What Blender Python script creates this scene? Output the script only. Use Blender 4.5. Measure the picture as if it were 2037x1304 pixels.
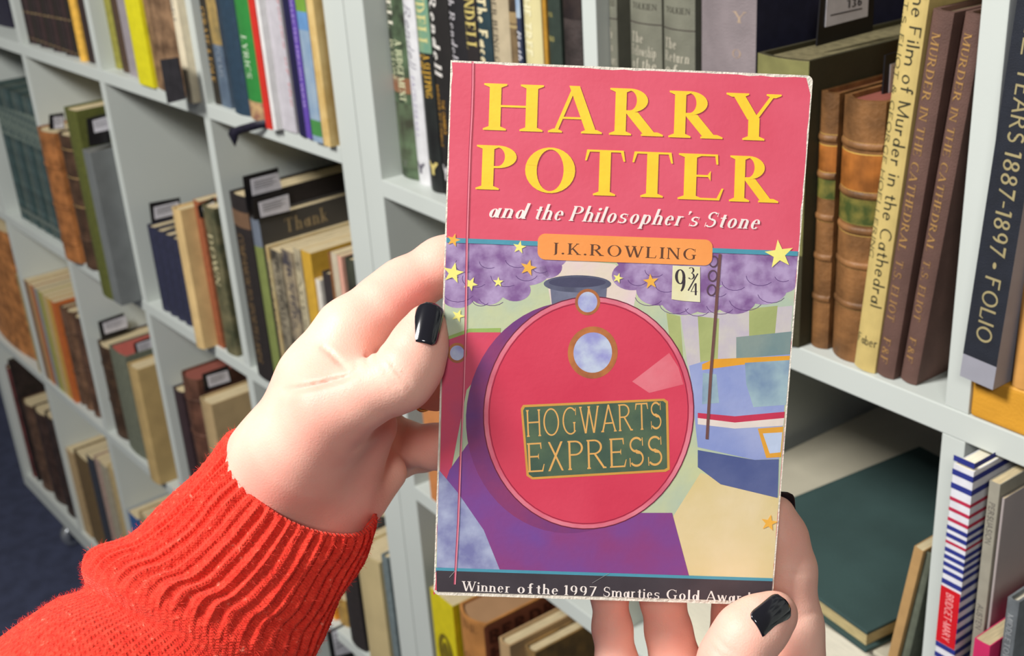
import bpy, bmesh, math, random
import numpy as np
from mathutils import Matrix, Vector
random.seed(7); rng = np.random.default_rng(7)
for o in list(bpy.data.objects): bpy.data.objects.remove(o)
SC = bpy.context.scene
COL = SC.collection
# ------------------------------------------------------------------ camera
FPX, CX, CY, EYE = 2438.0, 1018.5, 652.0, 1.645
def cam_rows(a, b, g):
    f = np.array([math.sin(a)*math.cos(b), math.cos(a)*math.cos(b), -math.sin(b)])
    r = np.array([math.cos(a), -math.sin(a), 0.]); u = np.cross(r, f)
    return np.array([math.cos(g)*r+math.sin(g)*u, -(-math.sin(g)*r+math.cos(g)*u), f])
RC = cam_rows(-0.91110483, 0.41529361, -0.06650009)
EYEV = np.array([0, 0, EYE])
cd = bpy.data.cameras.new('camera'); cam = bpy.data.objects.new('camera', cd); COL.objects.link(cam)
cam.matrix_world = Matrix([[RC[0][i], -RC[1][i], -RC[2][i], EYEV[i]] for i in range(3)]+[[0, 0, 0, 1]])
cd.sensor_fit = 'HORIZONTAL'; cd.sensor_width = 36; cd.lens = FPX/2037*36
cd.clip_start = .01; cd.dof.use_dof = True; cd.dof.focus_distance = .452; cd.dof.aperture_fstop = 21
SC.camera = cam
# ------------------------------------------------------------------ light
SC.view_settings.view_transform = 'Standard'; SC.view_settings.look = 'None'
SC.view_settings.gamma = 1; SC.view_settings.use_curve_mapping = False; SC.view_settings.exposure = 0.0
wd = bpy.data.worlds.new('room_light'); SC.world = wd; wd.use_nodes = True
wd.node_tree.nodes['Background'].inputs[0].default_value = (1.0, .97, .93, 1)
wd.node_tree.nodes['Background'].inputs[1].default_value = .115
def area(name, loc, target, size, power, col=(1, 1, 1)):
    l = bpy.data.lights.new(name, 'AREA'); l.shape = 'RECTANGLE'; l.size, l.size_y = size
    l.energy = power; l.color = col
    o = bpy.data.objects.new(name, l); COL.objects.link(o); o.location = loc
    d = Vector(target)-Vector(loc); o.rotation_euler = d.to_track_quat('-Z', 'Y').to_euler()
    return o
area('ceiling_and_fill_light', (-.88, -1.15, 2.97), (-.7, .4, 1.2), (.5, .5), 86, (1, .975, .94))  # key: the ceiling panel above and behind the camera
area('ceiling_and_fill_light', (1.3, -1.5, 3.05), (-.3, .3, 1.4), (.6, .6), 30, (1, .975, .94))  # added fill from camera right to brighten the cover, not a ceiling panel

# ------------------------------------------------------------------ geometry of the place
def ray(px, py):
    return RC.T @ np.array([px-CX, py-CY, FPX])
def cpt(px, py, dep):                      # a pixel at a true distance from the lens -> world
    return RC.T @ np.array([(px-CX)/FPX*dep, (py-CY)/FPX*dep, dep]) + EYEV
YAW = math.radians(-3.34)
class Unit:
    def __init__(s, org, yaw, shift): s.o = np.array(org); s.yaw = yaw; s.s = np.array(shift); c, n = math.cos(yaw), math.sin(yaw); s.M = np.array([[c, -n, 0], [n, c, 0], [0, 0, 1.]])
    def loc(s, P): return s.M.T @ (P-s.o)+s.s
    def world(s, p): return s.M @ (np.array(p)-s.s)+s.o
    def onY(s, px, py, Y=0.):              # point of the unit's plane Y under a pixel (unit coordinates)
        n = s.M @ np.array([0, 1., 0]); d = ray(px, py); t = ((s.o-EYEV) @ n + Y)/(d @ n); return s.loc(EYEV+d*t)
    def onX(s, px, py, X):
        n = s.M @ np.array([1., 0, 0]); Q = s.world([X, 0, 0]); d = ray(px, py); t = ((Q-EYEV) @ n)/(d @ n); return s.loc(EYEV+d*t)
    def onZ(s, px, py, Z):
        d = ray(px, py); t = (Z-EYE)/d[2]; return s.loc(EYEV+d*t)
# unit coordinates: x along the shelf, y = depth behind the front, z = height above the floor
UL = Unit([0, .65, 0], 0, [0, 0, 0])
UR = Unit([-1.066, .649, 0], YAW, [-1.066, 0, 0])

# ------------------------------------------------------------------ materials
def lin(c):
    c = np.array(c, float)/255; return tuple(np.where(c <= .04045, c/12.92, ((c+.055)/1.055)**2.4))
_m = {}
def mat(key, col, rough=.6, var=.12, vs=60., bump=.0, bs=300., spec=.4, col2=None, stretch=(1, 1, 1), metal=0., coat=0., sss=0., detail=4.):
    k = (key, tuple(col), rough, var, vs, bump, bs, col2, stretch)
    if k in _m: return _m[k]
    m = bpy.data.materials.new(key); m.use_nodes = True; nt = m.node_tree; N = nt.nodes; L = nt.links
    b = N['Principled BSDF']; b.inputs['Roughness'].default_value = rough
    b.inputs['Specular IOR Level'].default_value = spec; b.inputs['Metallic'].default_value = metal
    b.inputs['Coat Weight'].default_value = coat; b.inputs['Coat Roughness'].default_value = .12
    tc = N.new('ShaderNodeTexCoord'); mp = N.new('ShaderNodeMapping'); mp.inputs['Scale'].default_value = stretch
    L.new(tc.outputs['Object'], mp.inputs['Vector'])
    c1 = np.array(lin(col))
    if col2 is None: ca, cb = c1*(1-var), np.minimum(c1*(1+var), 1)
    else: ca, cb = c1, np.array(lin(col2))
    n = N.new('ShaderNodeTexNoise'); n.inputs['Scale'].default_value = vs; n.inputs['Detail'].default_value = detail
    L.new(mp.outputs['Vector'], n.inputs['Vector'])
    r = N.new('ShaderNodeValToRGB'); r.color_ramp.elements[0].position = .36; r.color_ramp.elements[1].position = .64
    r.color_ramp.elements[0].color = (*ca, 1); r.color_ramp.elements[1].color = (*cb, 1)
    L.new(n.outputs['Fac'], r.inputs['Fac']); L.new(r.outputs['Color'], b.inputs['Base Color'])
    if bump:
        n2 = N.new('ShaderNodeTexNoise'); n2.inputs['Scale'].default_value = bs; n2.inputs['Detail'].default_value = 3
        L.new(mp.outputs['Vector'], n2.inputs['Vector'])
        bp = N.new('ShaderNodeBump'); bp.inputs['Strength'].default_value = bump; bp.inputs['Distance'].default_value = .001
        L.new(n2.outputs['Fac'], bp.inputs['Height']); L.new(bp.outputs['Normal'], b.inputs['Normal'])
    if sss:
        b.inputs['Subsurface Weight'].default_value = sss; b.inputs['Subsurface Radius'].default_value = (1, .35, .2); b.inputs['Subsurface Scale'].default_value = .009
    _m[k] = m; return m
M_WHITE = mat('white_laminate', (194, 200, 195), .45, .015, 8, .05, 400)
M_PAGE = mat('paper_page_edges', (205, 188, 150), .8, .16, 260, .5, 700, stretch=(6, .25, .25))
M_PAGEW = mat('pale_page_edges', (232, 226, 205), .8, .08, 260, .4, 700, stretch=(6, .25, .25))
M_PAGER = mat('red_stained_page_edges', (140, 78, 66), .8, .12, 200, .4, 700, stretch=(6, .25, .25))
def cloth(c): return mat('book_cloth', c, .75, .12, 120, .35, 1500)
def paper(c): return mat('printed_paper', c, .5, .06, 90, .05, 500)
def leather(c): return mat('worn_leather', c, .6, .38, 45, .5, 350, detail=8)
def mottle(c, c2): return mat('mottled_print', c, .55, 0, 45, .05, 500, col2=c2, detail=6)

# ------------------------------------------------------------------ mesh helpers
def mk(name, v, f, m, parent=None, smooth=False, loc=None):
    me = bpy.data.meshes.new(name); me.from_pydata([tuple(map(float, p)) for p in v], [], [tuple(map(int, q)) for q in f]); me.update()
    ms = m if isinstance(m, (list, tuple)) else [m]
    for x in ms: me.materials.append(x)
    if smooth: me.polygons.foreach_set('use_smooth', [True]*len(me.polygons))
    o = bpy.data.objects.new(name, me); COL.objects.link(o)
    if parent is not None: o.parent = parent
    if loc is not None: o.location = loc
    return o
def tag(o, label, cat, group=None):
    o['label'] = label; o['category'] = cat
    if group: o['group'] = group
    return o
def empty(name, M):
    o = bpy.data.objects.new(name, None); COL.objects.link(o); o.empty_display_size = .02
    o.matrix_world = M; return o
def unitM(u, p, lean=0., rotz=0.):
    w = u.world(p); return Matrix.Translation(Vector(w)) @ Matrix.Rotation(u.yaw+rotz, 4, 'Z') @ Matrix.Rotation(lean, 4, 'Y')
BOXF = [(0, 1, 3, 2), (4, 6, 7, 5), (0, 4, 5, 1), (2, 3, 7, 6), (0, 2, 6, 4), (1, 5, 7, 3)]
def boxv(x0, x1, y0, y1, z0, z1): return [(x, y, z) for x in (x0, x1) for y in (y0, y1) for z in (z0, z1)]
class MB:
    def __init__(s): s.v = []; s.f = []
    def add(s, v, f): n = len(s.v); s.v += list(v); s.f += [tuple(i+n for i in q) for q in f]
    def box(s, *a): s.add(boxv(*a), BOXF)
def bevbox(name, dims, m, parent, bev=.0012, seg=2):
    mb = MB(); mb.box(*dims); o = mk(name, mb.v, mb.f, m, parent)
    bm = bmesh.new(); bm.from_mesh(o.data); bmesh.ops.recalc_face_normals(bm, faces=bm.faces)
    bmesh.ops.bevel(bm, geom=list(bm.edges), offset=bev, segments=seg, affect='EDGES', profile=.6)
    bm.to_mesh(o.data); bm.free(); return o

def slice_x(polys, w, n=12):
    # cut lettering into narrow upright strips so that it follows a rounded spine
    out = []
    for p in polys:
        xs = [a for a, _ in p]; k0, k1 = int(math.floor(min(xs)/w*n)), int(math.floor(max(xs)/w*n-1e-9))
        if k1 <= k0: out.append(p); continue
        for k in range(k0, k1+1):
            q = p
            for lim, sg in ((k*w/n, 1), ((k+1)*w/n, -1)):
                r = []
                for i in range(len(q)):
                    a, b = q[i-1], q[i]; da, db = (a[0]-lim)*sg, (b[0]-lim)*sg
                    if (da >= 0) != (db >= 0): t = da/(da-db); r.append((lim, a[1]+(b[1]-a[1])*t))
                    if db >= 0: r.append(b)
                q = r
                if len(q) < 3: break
            if len(q) >= 3: out.append(q)
    return out
# ------------------------------------------------------------------ stroke lettering (serif and sans)
class G:
    def __init__(s, T, t, se): s.T, s.t, s.se = T, t, se; s.p = []
    def q(s, *pts): s.p.append(list(pts))
    def V(s, x, y0=0., y1=1., w=None, b=1, a=1):
        w = w or s.T; s.q((x, y0), (x+w, y0), (x+w, y1), (x, y1))
        if b: s.sf(x+w/2, y0, w, 1)
        if a: s.sf(x+w/2, y1, w, -1)
    def sf(s, x, y, w, d):
        if not s.se: return
        h = s.t*.75; e = w/2+s.se
        s.q((x-e, y), (x+e, y), (x+e, y+d*h), (x+w/2, y+d*(h+s.se*.55)), (x-w/2, y+d*(h+s.se*.55)), (x-e, y+d*h))
    def H(s, x0, x1, y, h=None): h = h or s.t; s.q((x0, y), (x1, y), (x1, y+h), (x0, y+h))
    def D(s, x0, y0, x1, y1, w): s.q((x0-w/2, y0), (x0+w/2, y0), (x1+w/2, y1), (x1-w/2, y1))
    def O(s, cx, cy, rx, ry, a0=0, a1=360, tx=None, ty=None):
        tx = s.T if tx is None else tx; ty = s.t if ty is None else ty
        n = max(6, int(abs(a1-a0)/12))
        for i in range(n):
            u, v = math.radians(a0+(a1-a0)*i/n), math.radians(a0+(a1-a0)*(i+1)/n)
            s.q((cx+rx*math.cos(u), cy+ry*math.sin(u)), (cx+rx*math.cos(v), cy+ry*math.sin(v)),
                (cx+(rx-tx)*math.cos(v), cy+(ry-ty)*math.sin(v)), (cx+(rx-tx)*math.cos(u), cy+(ry-ty)*math.sin(u)))
    def dot(s, x, y, r): s.p.append([(x+r*math.cos(k*.785), y+r*math.sin(k*.785)) for k in range(8)])
def glyph(ch, T, t, se):
    g = G(T, t, se); V, H, D, O = g.V, g.H, g.D, g.O; a = se; xh = .64
    if ch in 'HNMUIJL1' or ch in 'BDEFPRKTYAVWX': pass
    if ch == 'H': V(0); V(.58); H(T, .58, .5); w = .58+T
    elif ch == 'I': V(0); w = T
    elif ch == 'J': V(.12, .1, 1, b=0); O(.12+T-.16, .1, .16, .2, -110, 0); w = .12+T
    elif ch == 'L': V(0); H(0, .5, 0); g.q((.5, 0), (.5-t, 0), (.54-t*.2, .25), (.56, .25)); w = .54
    elif ch == 'T': V(.3-T/2, a=0); H(0, .6, 1-t); g.q((0, 1), (t, 1-t), (0, .76), (-.03, .76)) if se else 0; g.q((.6, 1), (.6-t, 1-t), (.6, .76), (.63, .76)) if se else 0; w = .6
    elif ch == 'E' or ch == 'F':
        V(0); H(T*.5, .5, 1-t); H(T, .38, .5)
        if se: g.q((.5, 1), (.5-t, 1), (.48, .78), (.51, .78)); g.q((.36, .5), (.4, .42), (.4, .64), (.36, .56))
        if ch == 'E':
            H(T*.5, .53, 0)
            if se: g.q((.5, t), (.5-t, 0), (.54, 0), (.6, .26), (.57, .26))
        w = .55
    elif ch in 'PRB':
        V(0, a=1 if ch != 'P' or 1 else 0); H(T*.5, .26, 1-t)
        O(.24, .745, .3, .255, -90, 90); H(T, .25, .49)
        if ch == 'P': w = .54
        if ch == 'R': D(.62-T*.1, 0, .27, .5, T*1.15); g.sf(.62, 0, T, 1) if se else 0; w = .68
        if ch == 'B': O(.24, .265, .34, .265, -90, 90); H(T*.5, .26, 0); w = .58
    elif ch == 'D': V(0); H(T*.5, .24, 1-t); H(T*.5, .24, 0); O(.22, .5, .44, .5, -90, 90); w = .66
    elif ch in 'OQ0': r = .4 if ch != '0' else .28; O(r, .5, r, .515); w = 2*r
    elif ch in 'CG':
        O(.4, .5, .4, .515, 48, 312); w = .68
        if se: g.q((.66, .97), (.69, .97), (.69, .7), (.66, .7))
        if ch == 'G': V(.56, .08, .45, w=T*.85, b=0); w = .72
        elif se: pass
    elif ch == 'S' or ch == 's':
        k = 1 if ch == 'S' else xh; W_ = .25 if ch == 'S' else .2
        O(W_, .745*k, W_, .27*k, 35, 262, T*.8, t*1.4); O(W_, .27*k, W_+.02, .285*k, -145, 92, T*.8, t*1.4)
        g.q((W_-.1, .56*k), (W_+.0, .44*k), (W_+.14, .42*k), (W_+.02, .58*k))
        if se: g.q((2*W_-.04, .98*k), (2*W_-.01, .98*k), (2*W_, .7*k), (2*W_-.03, .7*k)); g.q((0, 0), (.03, 0), (.02, .3*k), (-.01, .3*k))
        w = 2*W_+.02
    elif ch == 'U': V(0, .3, 1, b=0); V(.52, .3, 1, w=t*1.3 if se else T, b=0); O(.26+t*.65, .32, .26+t*.65, .33, 180, 360); w = .58
    elif ch == 'N': V(0, w=t*1.3 if se else T); V(.56, w=t*1.3 if se else T, b=0); D(.57+t, 0, T*.5, 1, T); w = .62
    elif ch == 'M': V(0, w=t*1.3 if se else T); V(.7, w=T); D(.37, 0, T*.5, 1, T*.95); D(.39, 0, .76, 1, t*1.4 if se else T); w = .7+T
    elif ch == 'A':
        D(.02, 0, .34, 1, t*1.5 if se else T); D(.68-T*.1, 0, .34, 1.02, T); H(.15, .54, .3)
        if se: g.sf(.02, 0, t*1.5, 1); g.sf(.66, 0, T, 1)
        w = .7
    elif ch == 'V': D(.32, 0, .02, 1, T); D(.33, 0, .62, 1, t*1.5 if se else T); (g.sf(.02, 1, T, -1), g.sf(.62, 1, t, -1)); w = .64
    elif ch == 'W': D(.26, 0, .02, 1, T); D(.27, 0, .48, 1, t*1.5 if se else T); D(.68, 0, .45, 1, T); D(.69, 0, .92, 1, t*1.5 if se else T); (g.sf(.04, 1, T, -1), g.sf(.46, 1, T, -1), g.sf(.92, 1, t, -1)); w = .94
    elif ch == 'Y':
        V(.32-T/2, 0, .48, a=0); D(.31, .44, .04, 1, T*1.05); D(.34, .44, .64, 1, t*1.5 if se else T)
        if se: g.sf(.04, 1, T*1.05, -1); g.sf(.64, 1, t*1.5, -1)
        w = .68
    elif ch == 'K': V(0); D(T, .42, .5, 1, t*1.5 if se else T); D(.58, 0, .22, .56, T); (g.sf(.5, 1, t, -1), g.sf(.58, 0, T, 1)); w = .62
    elif ch == 'X': D(.55, 0, .07, 1, T); D(.05, 0, .54, 1, t*1.5 if se else T); w = .62
    elif ch == 'Z': H(0, .5, 0); H(0, .5, 1-t); D(.06, 0, .46, 1, T); w = .52
    elif ch == '1': V(.08, a=0); D(.02, .86, .1, 1, t*2); w = .12+T
    elif ch == '7': H(0, .46, 1-t*1.5, t*1.5); D(.14, 0, .44, 1, T*.9); w = .48
    elif ch in '9' : O(.24, .68, .24, .32); O(.2, .5, .28, .48, -70, 20, T, t); w = .5
    elif ch in '6' : O(.24, .32, .24, .32); O(.28, .5, .28, .48, 110, 200, T, t); w = .5
    elif ch == '8': O(.24, .75, .21, .25); O(.24, .26, .25, .27); w = .5
    elif ch == '3': O(.2, .75, .24, .25, -85, 140, T, t); O(.2, .26, .27, .27, -150, 90, T, t); w = .48
    elif ch == '4': V(.3, 0, 1, b=0, a=0); H(0, .5, .28); D(.02, .3, .33, 1, t*1.3); w = .52
    elif ch == '2': O(.22, .74, .23, .26, 0, 150, T, t); D(.03, 0, .38, .72, T); H(0, .46, 0); w = .48
    elif ch == 'o': O(.23, xh/2, .23, xh/2+.01); w = .46
    elif ch == 'e': O(.22, xh/2, .22, xh/2+.01, 20, 320); H(.05, .42, xh*.52); g.q((.44, xh*.52), (.44-T*.7, xh*.52), (.4-T*.6, xh*.72), (.41, xh*.72)); w = .44
    elif ch == 'c': O(.22, xh/2, .22, xh/2+.01, 45, 315); w = .4
    elif ch in 'ad':
        O(.2, xh*.46, .2, xh*.47, 0, 360, T, t)
        V(.34, 0, xh if ch == 'a' else 1.05, b=0, a=0); g.H(.34, .34+T+se*.8, 0) if se else 0
        if ch == 'a' : pass
        w = .34+T
    elif ch in 'bp':
        V(0, 0 if ch == 'b' else -.32, 1.05 if ch == 'b' else xh, b=ch == 'p', a=0); O(.25, xh*.48, .22, xh*.5, 0, 360); w = .47
    elif ch in 'nhmr':
        V(0, 0, 1.05 if ch == 'h' else xh, a=0); g.q((-se, xh), (0, xh-t), (T, xh-t), (T, xh)) if se and ch != 'h' else 0
        if ch == 'r': O(.22, xh*.6, .2, xh*.4, 60, 150, T*.8, t*1.6); w = .33
        else:
            O(.22, xh*.62, .18+T*.25, xh*.38, 0, 165, T, t*1.3); V(.22+.18-T*.75, 0, xh*.64, a=0); w = .4+T*.3
            if ch == 'm': O(.22+.4-T*.4, xh*.62, .18+T*.25, xh*.38, 0, 165, T, t*1.3); V(.62+.18-T*1.15, 0, xh*.64, a=0); w = .8-T*.1
    elif ch == 'u': V(0, .15, xh, b=0); O(.2, .18, .2, .19, 180, 360, T, t*1.3); V(.4-T, 0, xh, b=0); w = .42
    elif ch == 'i': V(0, 0, xh, a=0); g.dot(T/2, xh+.22, T*.62); g.q((-se, xh), (0, xh-t), (T, xh-t), (T, xh)) if se else 0; w = T
    elif ch == 'l': V(0, 0, 1.05, a=0); w = T
    elif ch == 't': V(.1, .1, .86, b=0, a=0); H(0, .3, xh-t, t*1.3); O(.1+.15, .14, .15, .15, 180, 300, T, t*1.3); w = .3
    elif ch == 'f': V(.1, 0, .84, a=0); H(0, .3, xh-t, t*1.3); O(.1+.15, .84, .15, .22, 40, 180, T, t*1.5); w = .3
    elif ch == 'w': D(.18, 0, .02, xh, T); D(.19, 0, .34, xh, t*1.5 if se else T); D(.49, 0, .33, xh, T); D(.5, 0, .64, xh, t*1.5 if se else T); w = .66
    elif ch == 'k': V(0, 0, 1.05); D(T, .28, .36, xh, t*1.6); D(.42, 0, .18, .38, T); w = .46
    elif ch == 'g': O(.2, xh*.5, .2, xh*.48); V(.34, -.2, xh, b=0, a=0); O(.22, -.15, .2, .17, 190, 360, T, t*1.4); w = .34+T
    elif ch == 'y': D(.2, .05, .02, xh, T); D(.08, -.32, .4, xh, t*1.6 if se else T*.9); w = .42
    elif ch == '.': g.dot(.06, .06, T*.6); w = .12
    elif ch == "'": g.dot(.06, .93, T*.5); D(.03, .76, .08, .92, t*1.5); w = .1
    elif ch == '-': H(0, .3, .36, t*1.4 if se else T*.8); w = .3
    elif ch == '*': g.dot(.12, .45, .12); w = .24
    elif ch == '&': O(.26, .74, .18, .25, 0, 360, T*.7, t); O(.24, .28, .24, .28, 90, 330, T, t); D(.56, 0, .14, .72, T); D(.44, .2, .58, .5, t*1.5); w = .62
    elif ch == '^': O(.3, .78, .3, .42, 195, 345, .14, .12); D(.3, 0, .3, .5, .18); g.dot(.3, .42, .16); w = .6
    elif ch == '/': D(0, -.1, .3, 1.1, t*1.6); w = .3
    else: w = .28; g.p = []
    return g.p, w
STY = dict(serif=(.135, .045, .075), bold=(.19, .055, .085), sans=(.115, .1, 0), semi=(.15, .05, .05), fat=(.19, .16, 0), thin=(.075, .055, .03), plain=(.09, .075, 0))
def text_polys(s, style='serif', shear=0., track=.14):
    T, t, se = STY[style]; x = 0; out = []
    for ch in s:
        if ch == ' ': x += .34; continue
        P, w = glyph(ch, T, t, se)
        for p in P: out.append([(x+a+b*shear, b) for a, b in p])
        x += w+track+se
    return out, x-track-se
def polymesh(polys, fn, up=(0, 0, 0)):
    # pieces of one stroke letter overlap: each sits a hair (about a micron) above the one before
    v = []; f = []
    for p in polys:
        n = len(v); ar = sum(p[i][0]*p[(i+1) % len(p)][1]-p[(i+1) % len(p)][0]*p[i][1] for i in range(len(p)))
        pts = p if ar > 0 else p[::-1]
        e = (len(f) % 48)*9e-7; v += [tuple(c+e*u_ for c, u_ in zip(fn(a, b), up)) for a, b in pts]; f.append(list(range(n, n+len(pts))))
    return v, f
# ------------------------------------------------------------------ the setting
def structure(o): o['kind'] = 'structure'; return o
mb = MB(); mb.box(-4.2, 2.2, -2.6, 1.6, -.02, 0)
structure(mk('floor', mb.v, mb.f, mat('navy_carpet', (62, 68, 92), .95, .16, 25, 1.0, 900)))
mb = MB(); mb.box(-4.2, 2.2, 1.6, 1.66, 0, 3.2)
structure(mk('wall_back', mb.v, mb.f, mat('navy_wall_paint', (44, 44, 66), .7, .04, 5)))

# rows and columns of the two open bookcases (x of the left face of each upright, z of the underside of each shelf)
E_ = EYE
L_UP = [-2.454, -2.122, -1.787, -1.447]; L_SH = [E_-1.087, E_-.726, E_-.359, E_+.007, E_+.372]
R_UP = [-.698, -.359, -.02, .319]; R_SH = [E_-1.109, E_-.744, E_-.379, E_-.014, E_+.351]
TH, DEP = .0165, .39
def bookcase(u, x0, x1, ups, shs, ztop, zbot, label, casters=True):
    r = empty('bookcase', unitM(u, [x0, 0, 0])); tag(r, label, 'bookcase')
    Z0 = zbot
    bevbox('side_panel', (0, .039, 0, DEP, Z0, ztop), M_WHITE, r)
    bevbox('side_panel', (x1-x0-.039, x1-x0, 0, DEP, Z0, ztop), M_WHITE, r)
    bevbox('top_panel', (.039, x1-x0-.039, 0, DEP, ztop-.039, ztop), M_WHITE, r)
    bevbox('bottom_panel', (.039, x1-x0-.039, 0, DEP, Z0, Z0+.042), M_WHITE, r)
    for z in shs: bevbox('shelf', (.039, x1-x0-.039, .0, DEP, z, z+TH+.002), M_WHITE, r, .0008)
    zz = [Z0+.042-TH-.002]+list(shs)+[ztop-.039]
    for x in ups:
        for k in range(len(zz)-1):
            bevbox('divider', (x-x0, x-x0+TH, .0005, DEP, zz[k]+TH+.002, zz[k+1]), M_WHITE, r, .0008)
    for cx in (.10, (x1-x0)/2, x1-x0-.10):
        for cy in (.05, DEP-.05):
            c = mk('caster', *caster_mesh(Z0), [mat('caster_steel', (190, 195, 200), .25, .05, metal=.8)], r, True, (cx, cy, 0))
    return r
def caster_mesh(Z0):
    mb = MB(); n = 20; R = .028
    for (ax, r) in ((-.012, R), (.012, R)):
        pass
    ring = []
    prof = [(-.013, .004), (-.013, R-.004), (-.009, R), (.009, R), (.013, R-.004), (.013, .004)]
    v = []
    for k in range(n):
        a = k/n*2*math.pi
        for (x, r) in prof: v.append((x, r*math.cos(a)+.006, R+r*math.sin(a)))
    f = [(k*6+j, k*6+j+1, ((k+1) % n)*6+j+1, ((k+1) % n)*6+j) for k in range(n) for j in range(5)]
    mb.add(v, f)
    mb.box(-.018, -.015, -.008, .022, R-.006, Z0-.004); mb.box(.015, .018, -.008, .022, R-.006, Z0-.004)
    mb.box(-.024, .024, -.024, .030, Z0-.005, Z0)
    mb.box(-.006, .006, .0, .012, R-.004, Z0-.004)
    return mb.v, mb.f
bookcase(UL, -2.83, -1.0775, L_UP, L_SH, E_+.77, E_-1.491, 'left white open bookcase on casters, five columns of square cubbies full of books')
bookcase(UR, -1.0755, .70, R_UP, R_SH, E_+.75, E_-1.512, 'right white open bookcase beside the left one, holding fiction and old volumes')

# ------------------------------------------------------------------ books
NB = [0]
def spine_y(x, w, b): u = min(max(x/w, 0), 1); return b-4*b*u*(1-u)
def make_book(u, p, w, h, d, cov, pg=M_PAGE, kind='hard', lean=0., label='', group=None, bands=(), texts=(), name='book', cat='book', ribs=(), rotz=0., facetexts=()):
    r = empty(name, unitM(u, p, lean, rotz)); tag(r, label, cat, group)
    ct = .0026 if kind == 'hard' else .0006; b = min(.0035, w*.14) if kind in ('hard', 'round') else .0004
    if kind == 'round': b = min(.009, w*.22); ct = .003
    if kind == 'box': b = .0; ct = .002
    ct = min(ct, w*.2); ns = 8
    out = [(0, d)]+[(w*i/ns, spine_y(w*i/ns, w, b)) for i in range(ns+1)]+[(w, d)]
    inn = [(ct, d)]+[(ct+(w-2*ct)*i/ns, spine_y(w*i/ns, w, b)+ct) for i in range(ns+1)]+[(w-ct, d)]
    n = len(out); v = []
    for z in (0, h): v += [(x, y, z) for x, y in out]+[(x, y, z) for x, y in inn]
    f = []
    for i in range(n-1):
        f.append((i, i+1, 2*n+i+1, 2*n+i)); f.append((n+i+1, n+i, 3*n+i, 3*n+i+1))
        f.append((i+1, i, n+i, n+i+1)); f.append((2*n+i, 2*n+i+1, 3*n+i+1, 3*n+i))
    f += [(0, 2*n, 3*n, n), (n-1, 2*n-1, 4*n-1, 3*n-1)]
    c = mk('cover', v, f, cov, r)
    ins = .003 if kind in ('hard', 'round') else .0002
    if kind == 'box':
        mb = MB(); mb.box(ct, w-ct, ct, d-.001, .0005, h-.0012)
    else:
        mb = MB(); y1 = d-(ins if kind != 'soft' else .0005)
        # page block follows the spine curve, fore-edge slightly hollow
        pr = [(ct+(w-2*ct)*i/6, spine_y(w*i/6, w, b)+ct+.0003) for i in range(7)]+[(w-ct-(w-2*ct)*i/6, y1-(b*.8)*4*(i/6)*(1-i/6)) for i in range(7)]
        m_ = len(pr); vv = [(x, y, ins) for x, y in pr]+[(x, y, h-ins) for x, y in pr]
        mb.add(vv, [tuple(range(m_))[::-1], tuple(range(m_, 2*m_))]+[(i, (i+1) % m_, m_+(i+1) % m_, m_+i) for i in range(m_)])
    mk('page_block' if kind != 'box' else 'box_body', mb.v, mb.f, pg, r)
    def curved(polys, m, nm, e=.00025):
        v, f = polymesh(polys, lambda x, z: (x, spine_y(x, w, b)-e, z), (0, -1, 0)); return mk(nm, v, f, m, r)
    for (z0, z1, c2) in bands:
        k = 8; P = [[(w*i/k, z0), (w*(i+1)/k, z0), (w*(i+1)/k, z1), (w*i/k, z1)] for i in range(k)]
        mm = c2 if not isinstance(c2, tuple) else paper(c2)
        curved(P, mm, 'spine_band', .00014)
    for z0 in ribs:        # raised bands of a leather spine: real half-round ridges
        v = []; f = []; k = 10; hw = .0024
        for i in range(k+1):
            x = w*i/k; y = spine_y(x, w, b)
            for j in range(5):
                a = math.pi*j/4; v.append((x, y-.0013*math.sin(a), z0-hw*math.cos(a)))
        for i in range(k):
            for j in range(4): f.append((i*5+j, (i+1)*5+j, (i+1)*5+j+1, i*5+j+1))
        mk('raised_band', v, f, cov, r, True)
    for (s, z0, z1, x0, x1, col, sty, *rest) in texts:
        sh = rest[0] if rest else 0.; horiz = len(rest) > 1 and rest[1]
        P, W_ = text_polys(s, sty, sh)
        if not P: continue
        if horiz:      # reads across the spine
            k = (x1-x0)/W_; P = [[(x0+a*k, z0+bb*(z1-z0)) for a, bb in p] for p in P]
        else:          # reads from head to tail
            k = (z1-z0)/W_; P = [[(x0+bb*(x1-x0), z1-a*k) for a, bb in p] for p in P]
        curved(slice_x(P, w) if b > .0006 else P, paper(col), 'lettering')
    for (s, y0, y1, z0, z1, col, sty) in facetexts:   # lettering on the right-hand board
        P, W_ = text_polys(s, sty); k = (y1-y0)/W_
        v, f = polymesh([[(y0+a*k, z0+bb*(z1-z0)) for a, bb in p] for p in P], lambda yy, z: (w+.0003, yy, z), (1, 0, 0))
        mk('lettering', v, f, paper(col), r)
    NB[0] += 1
    return r
LAST = {}
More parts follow.
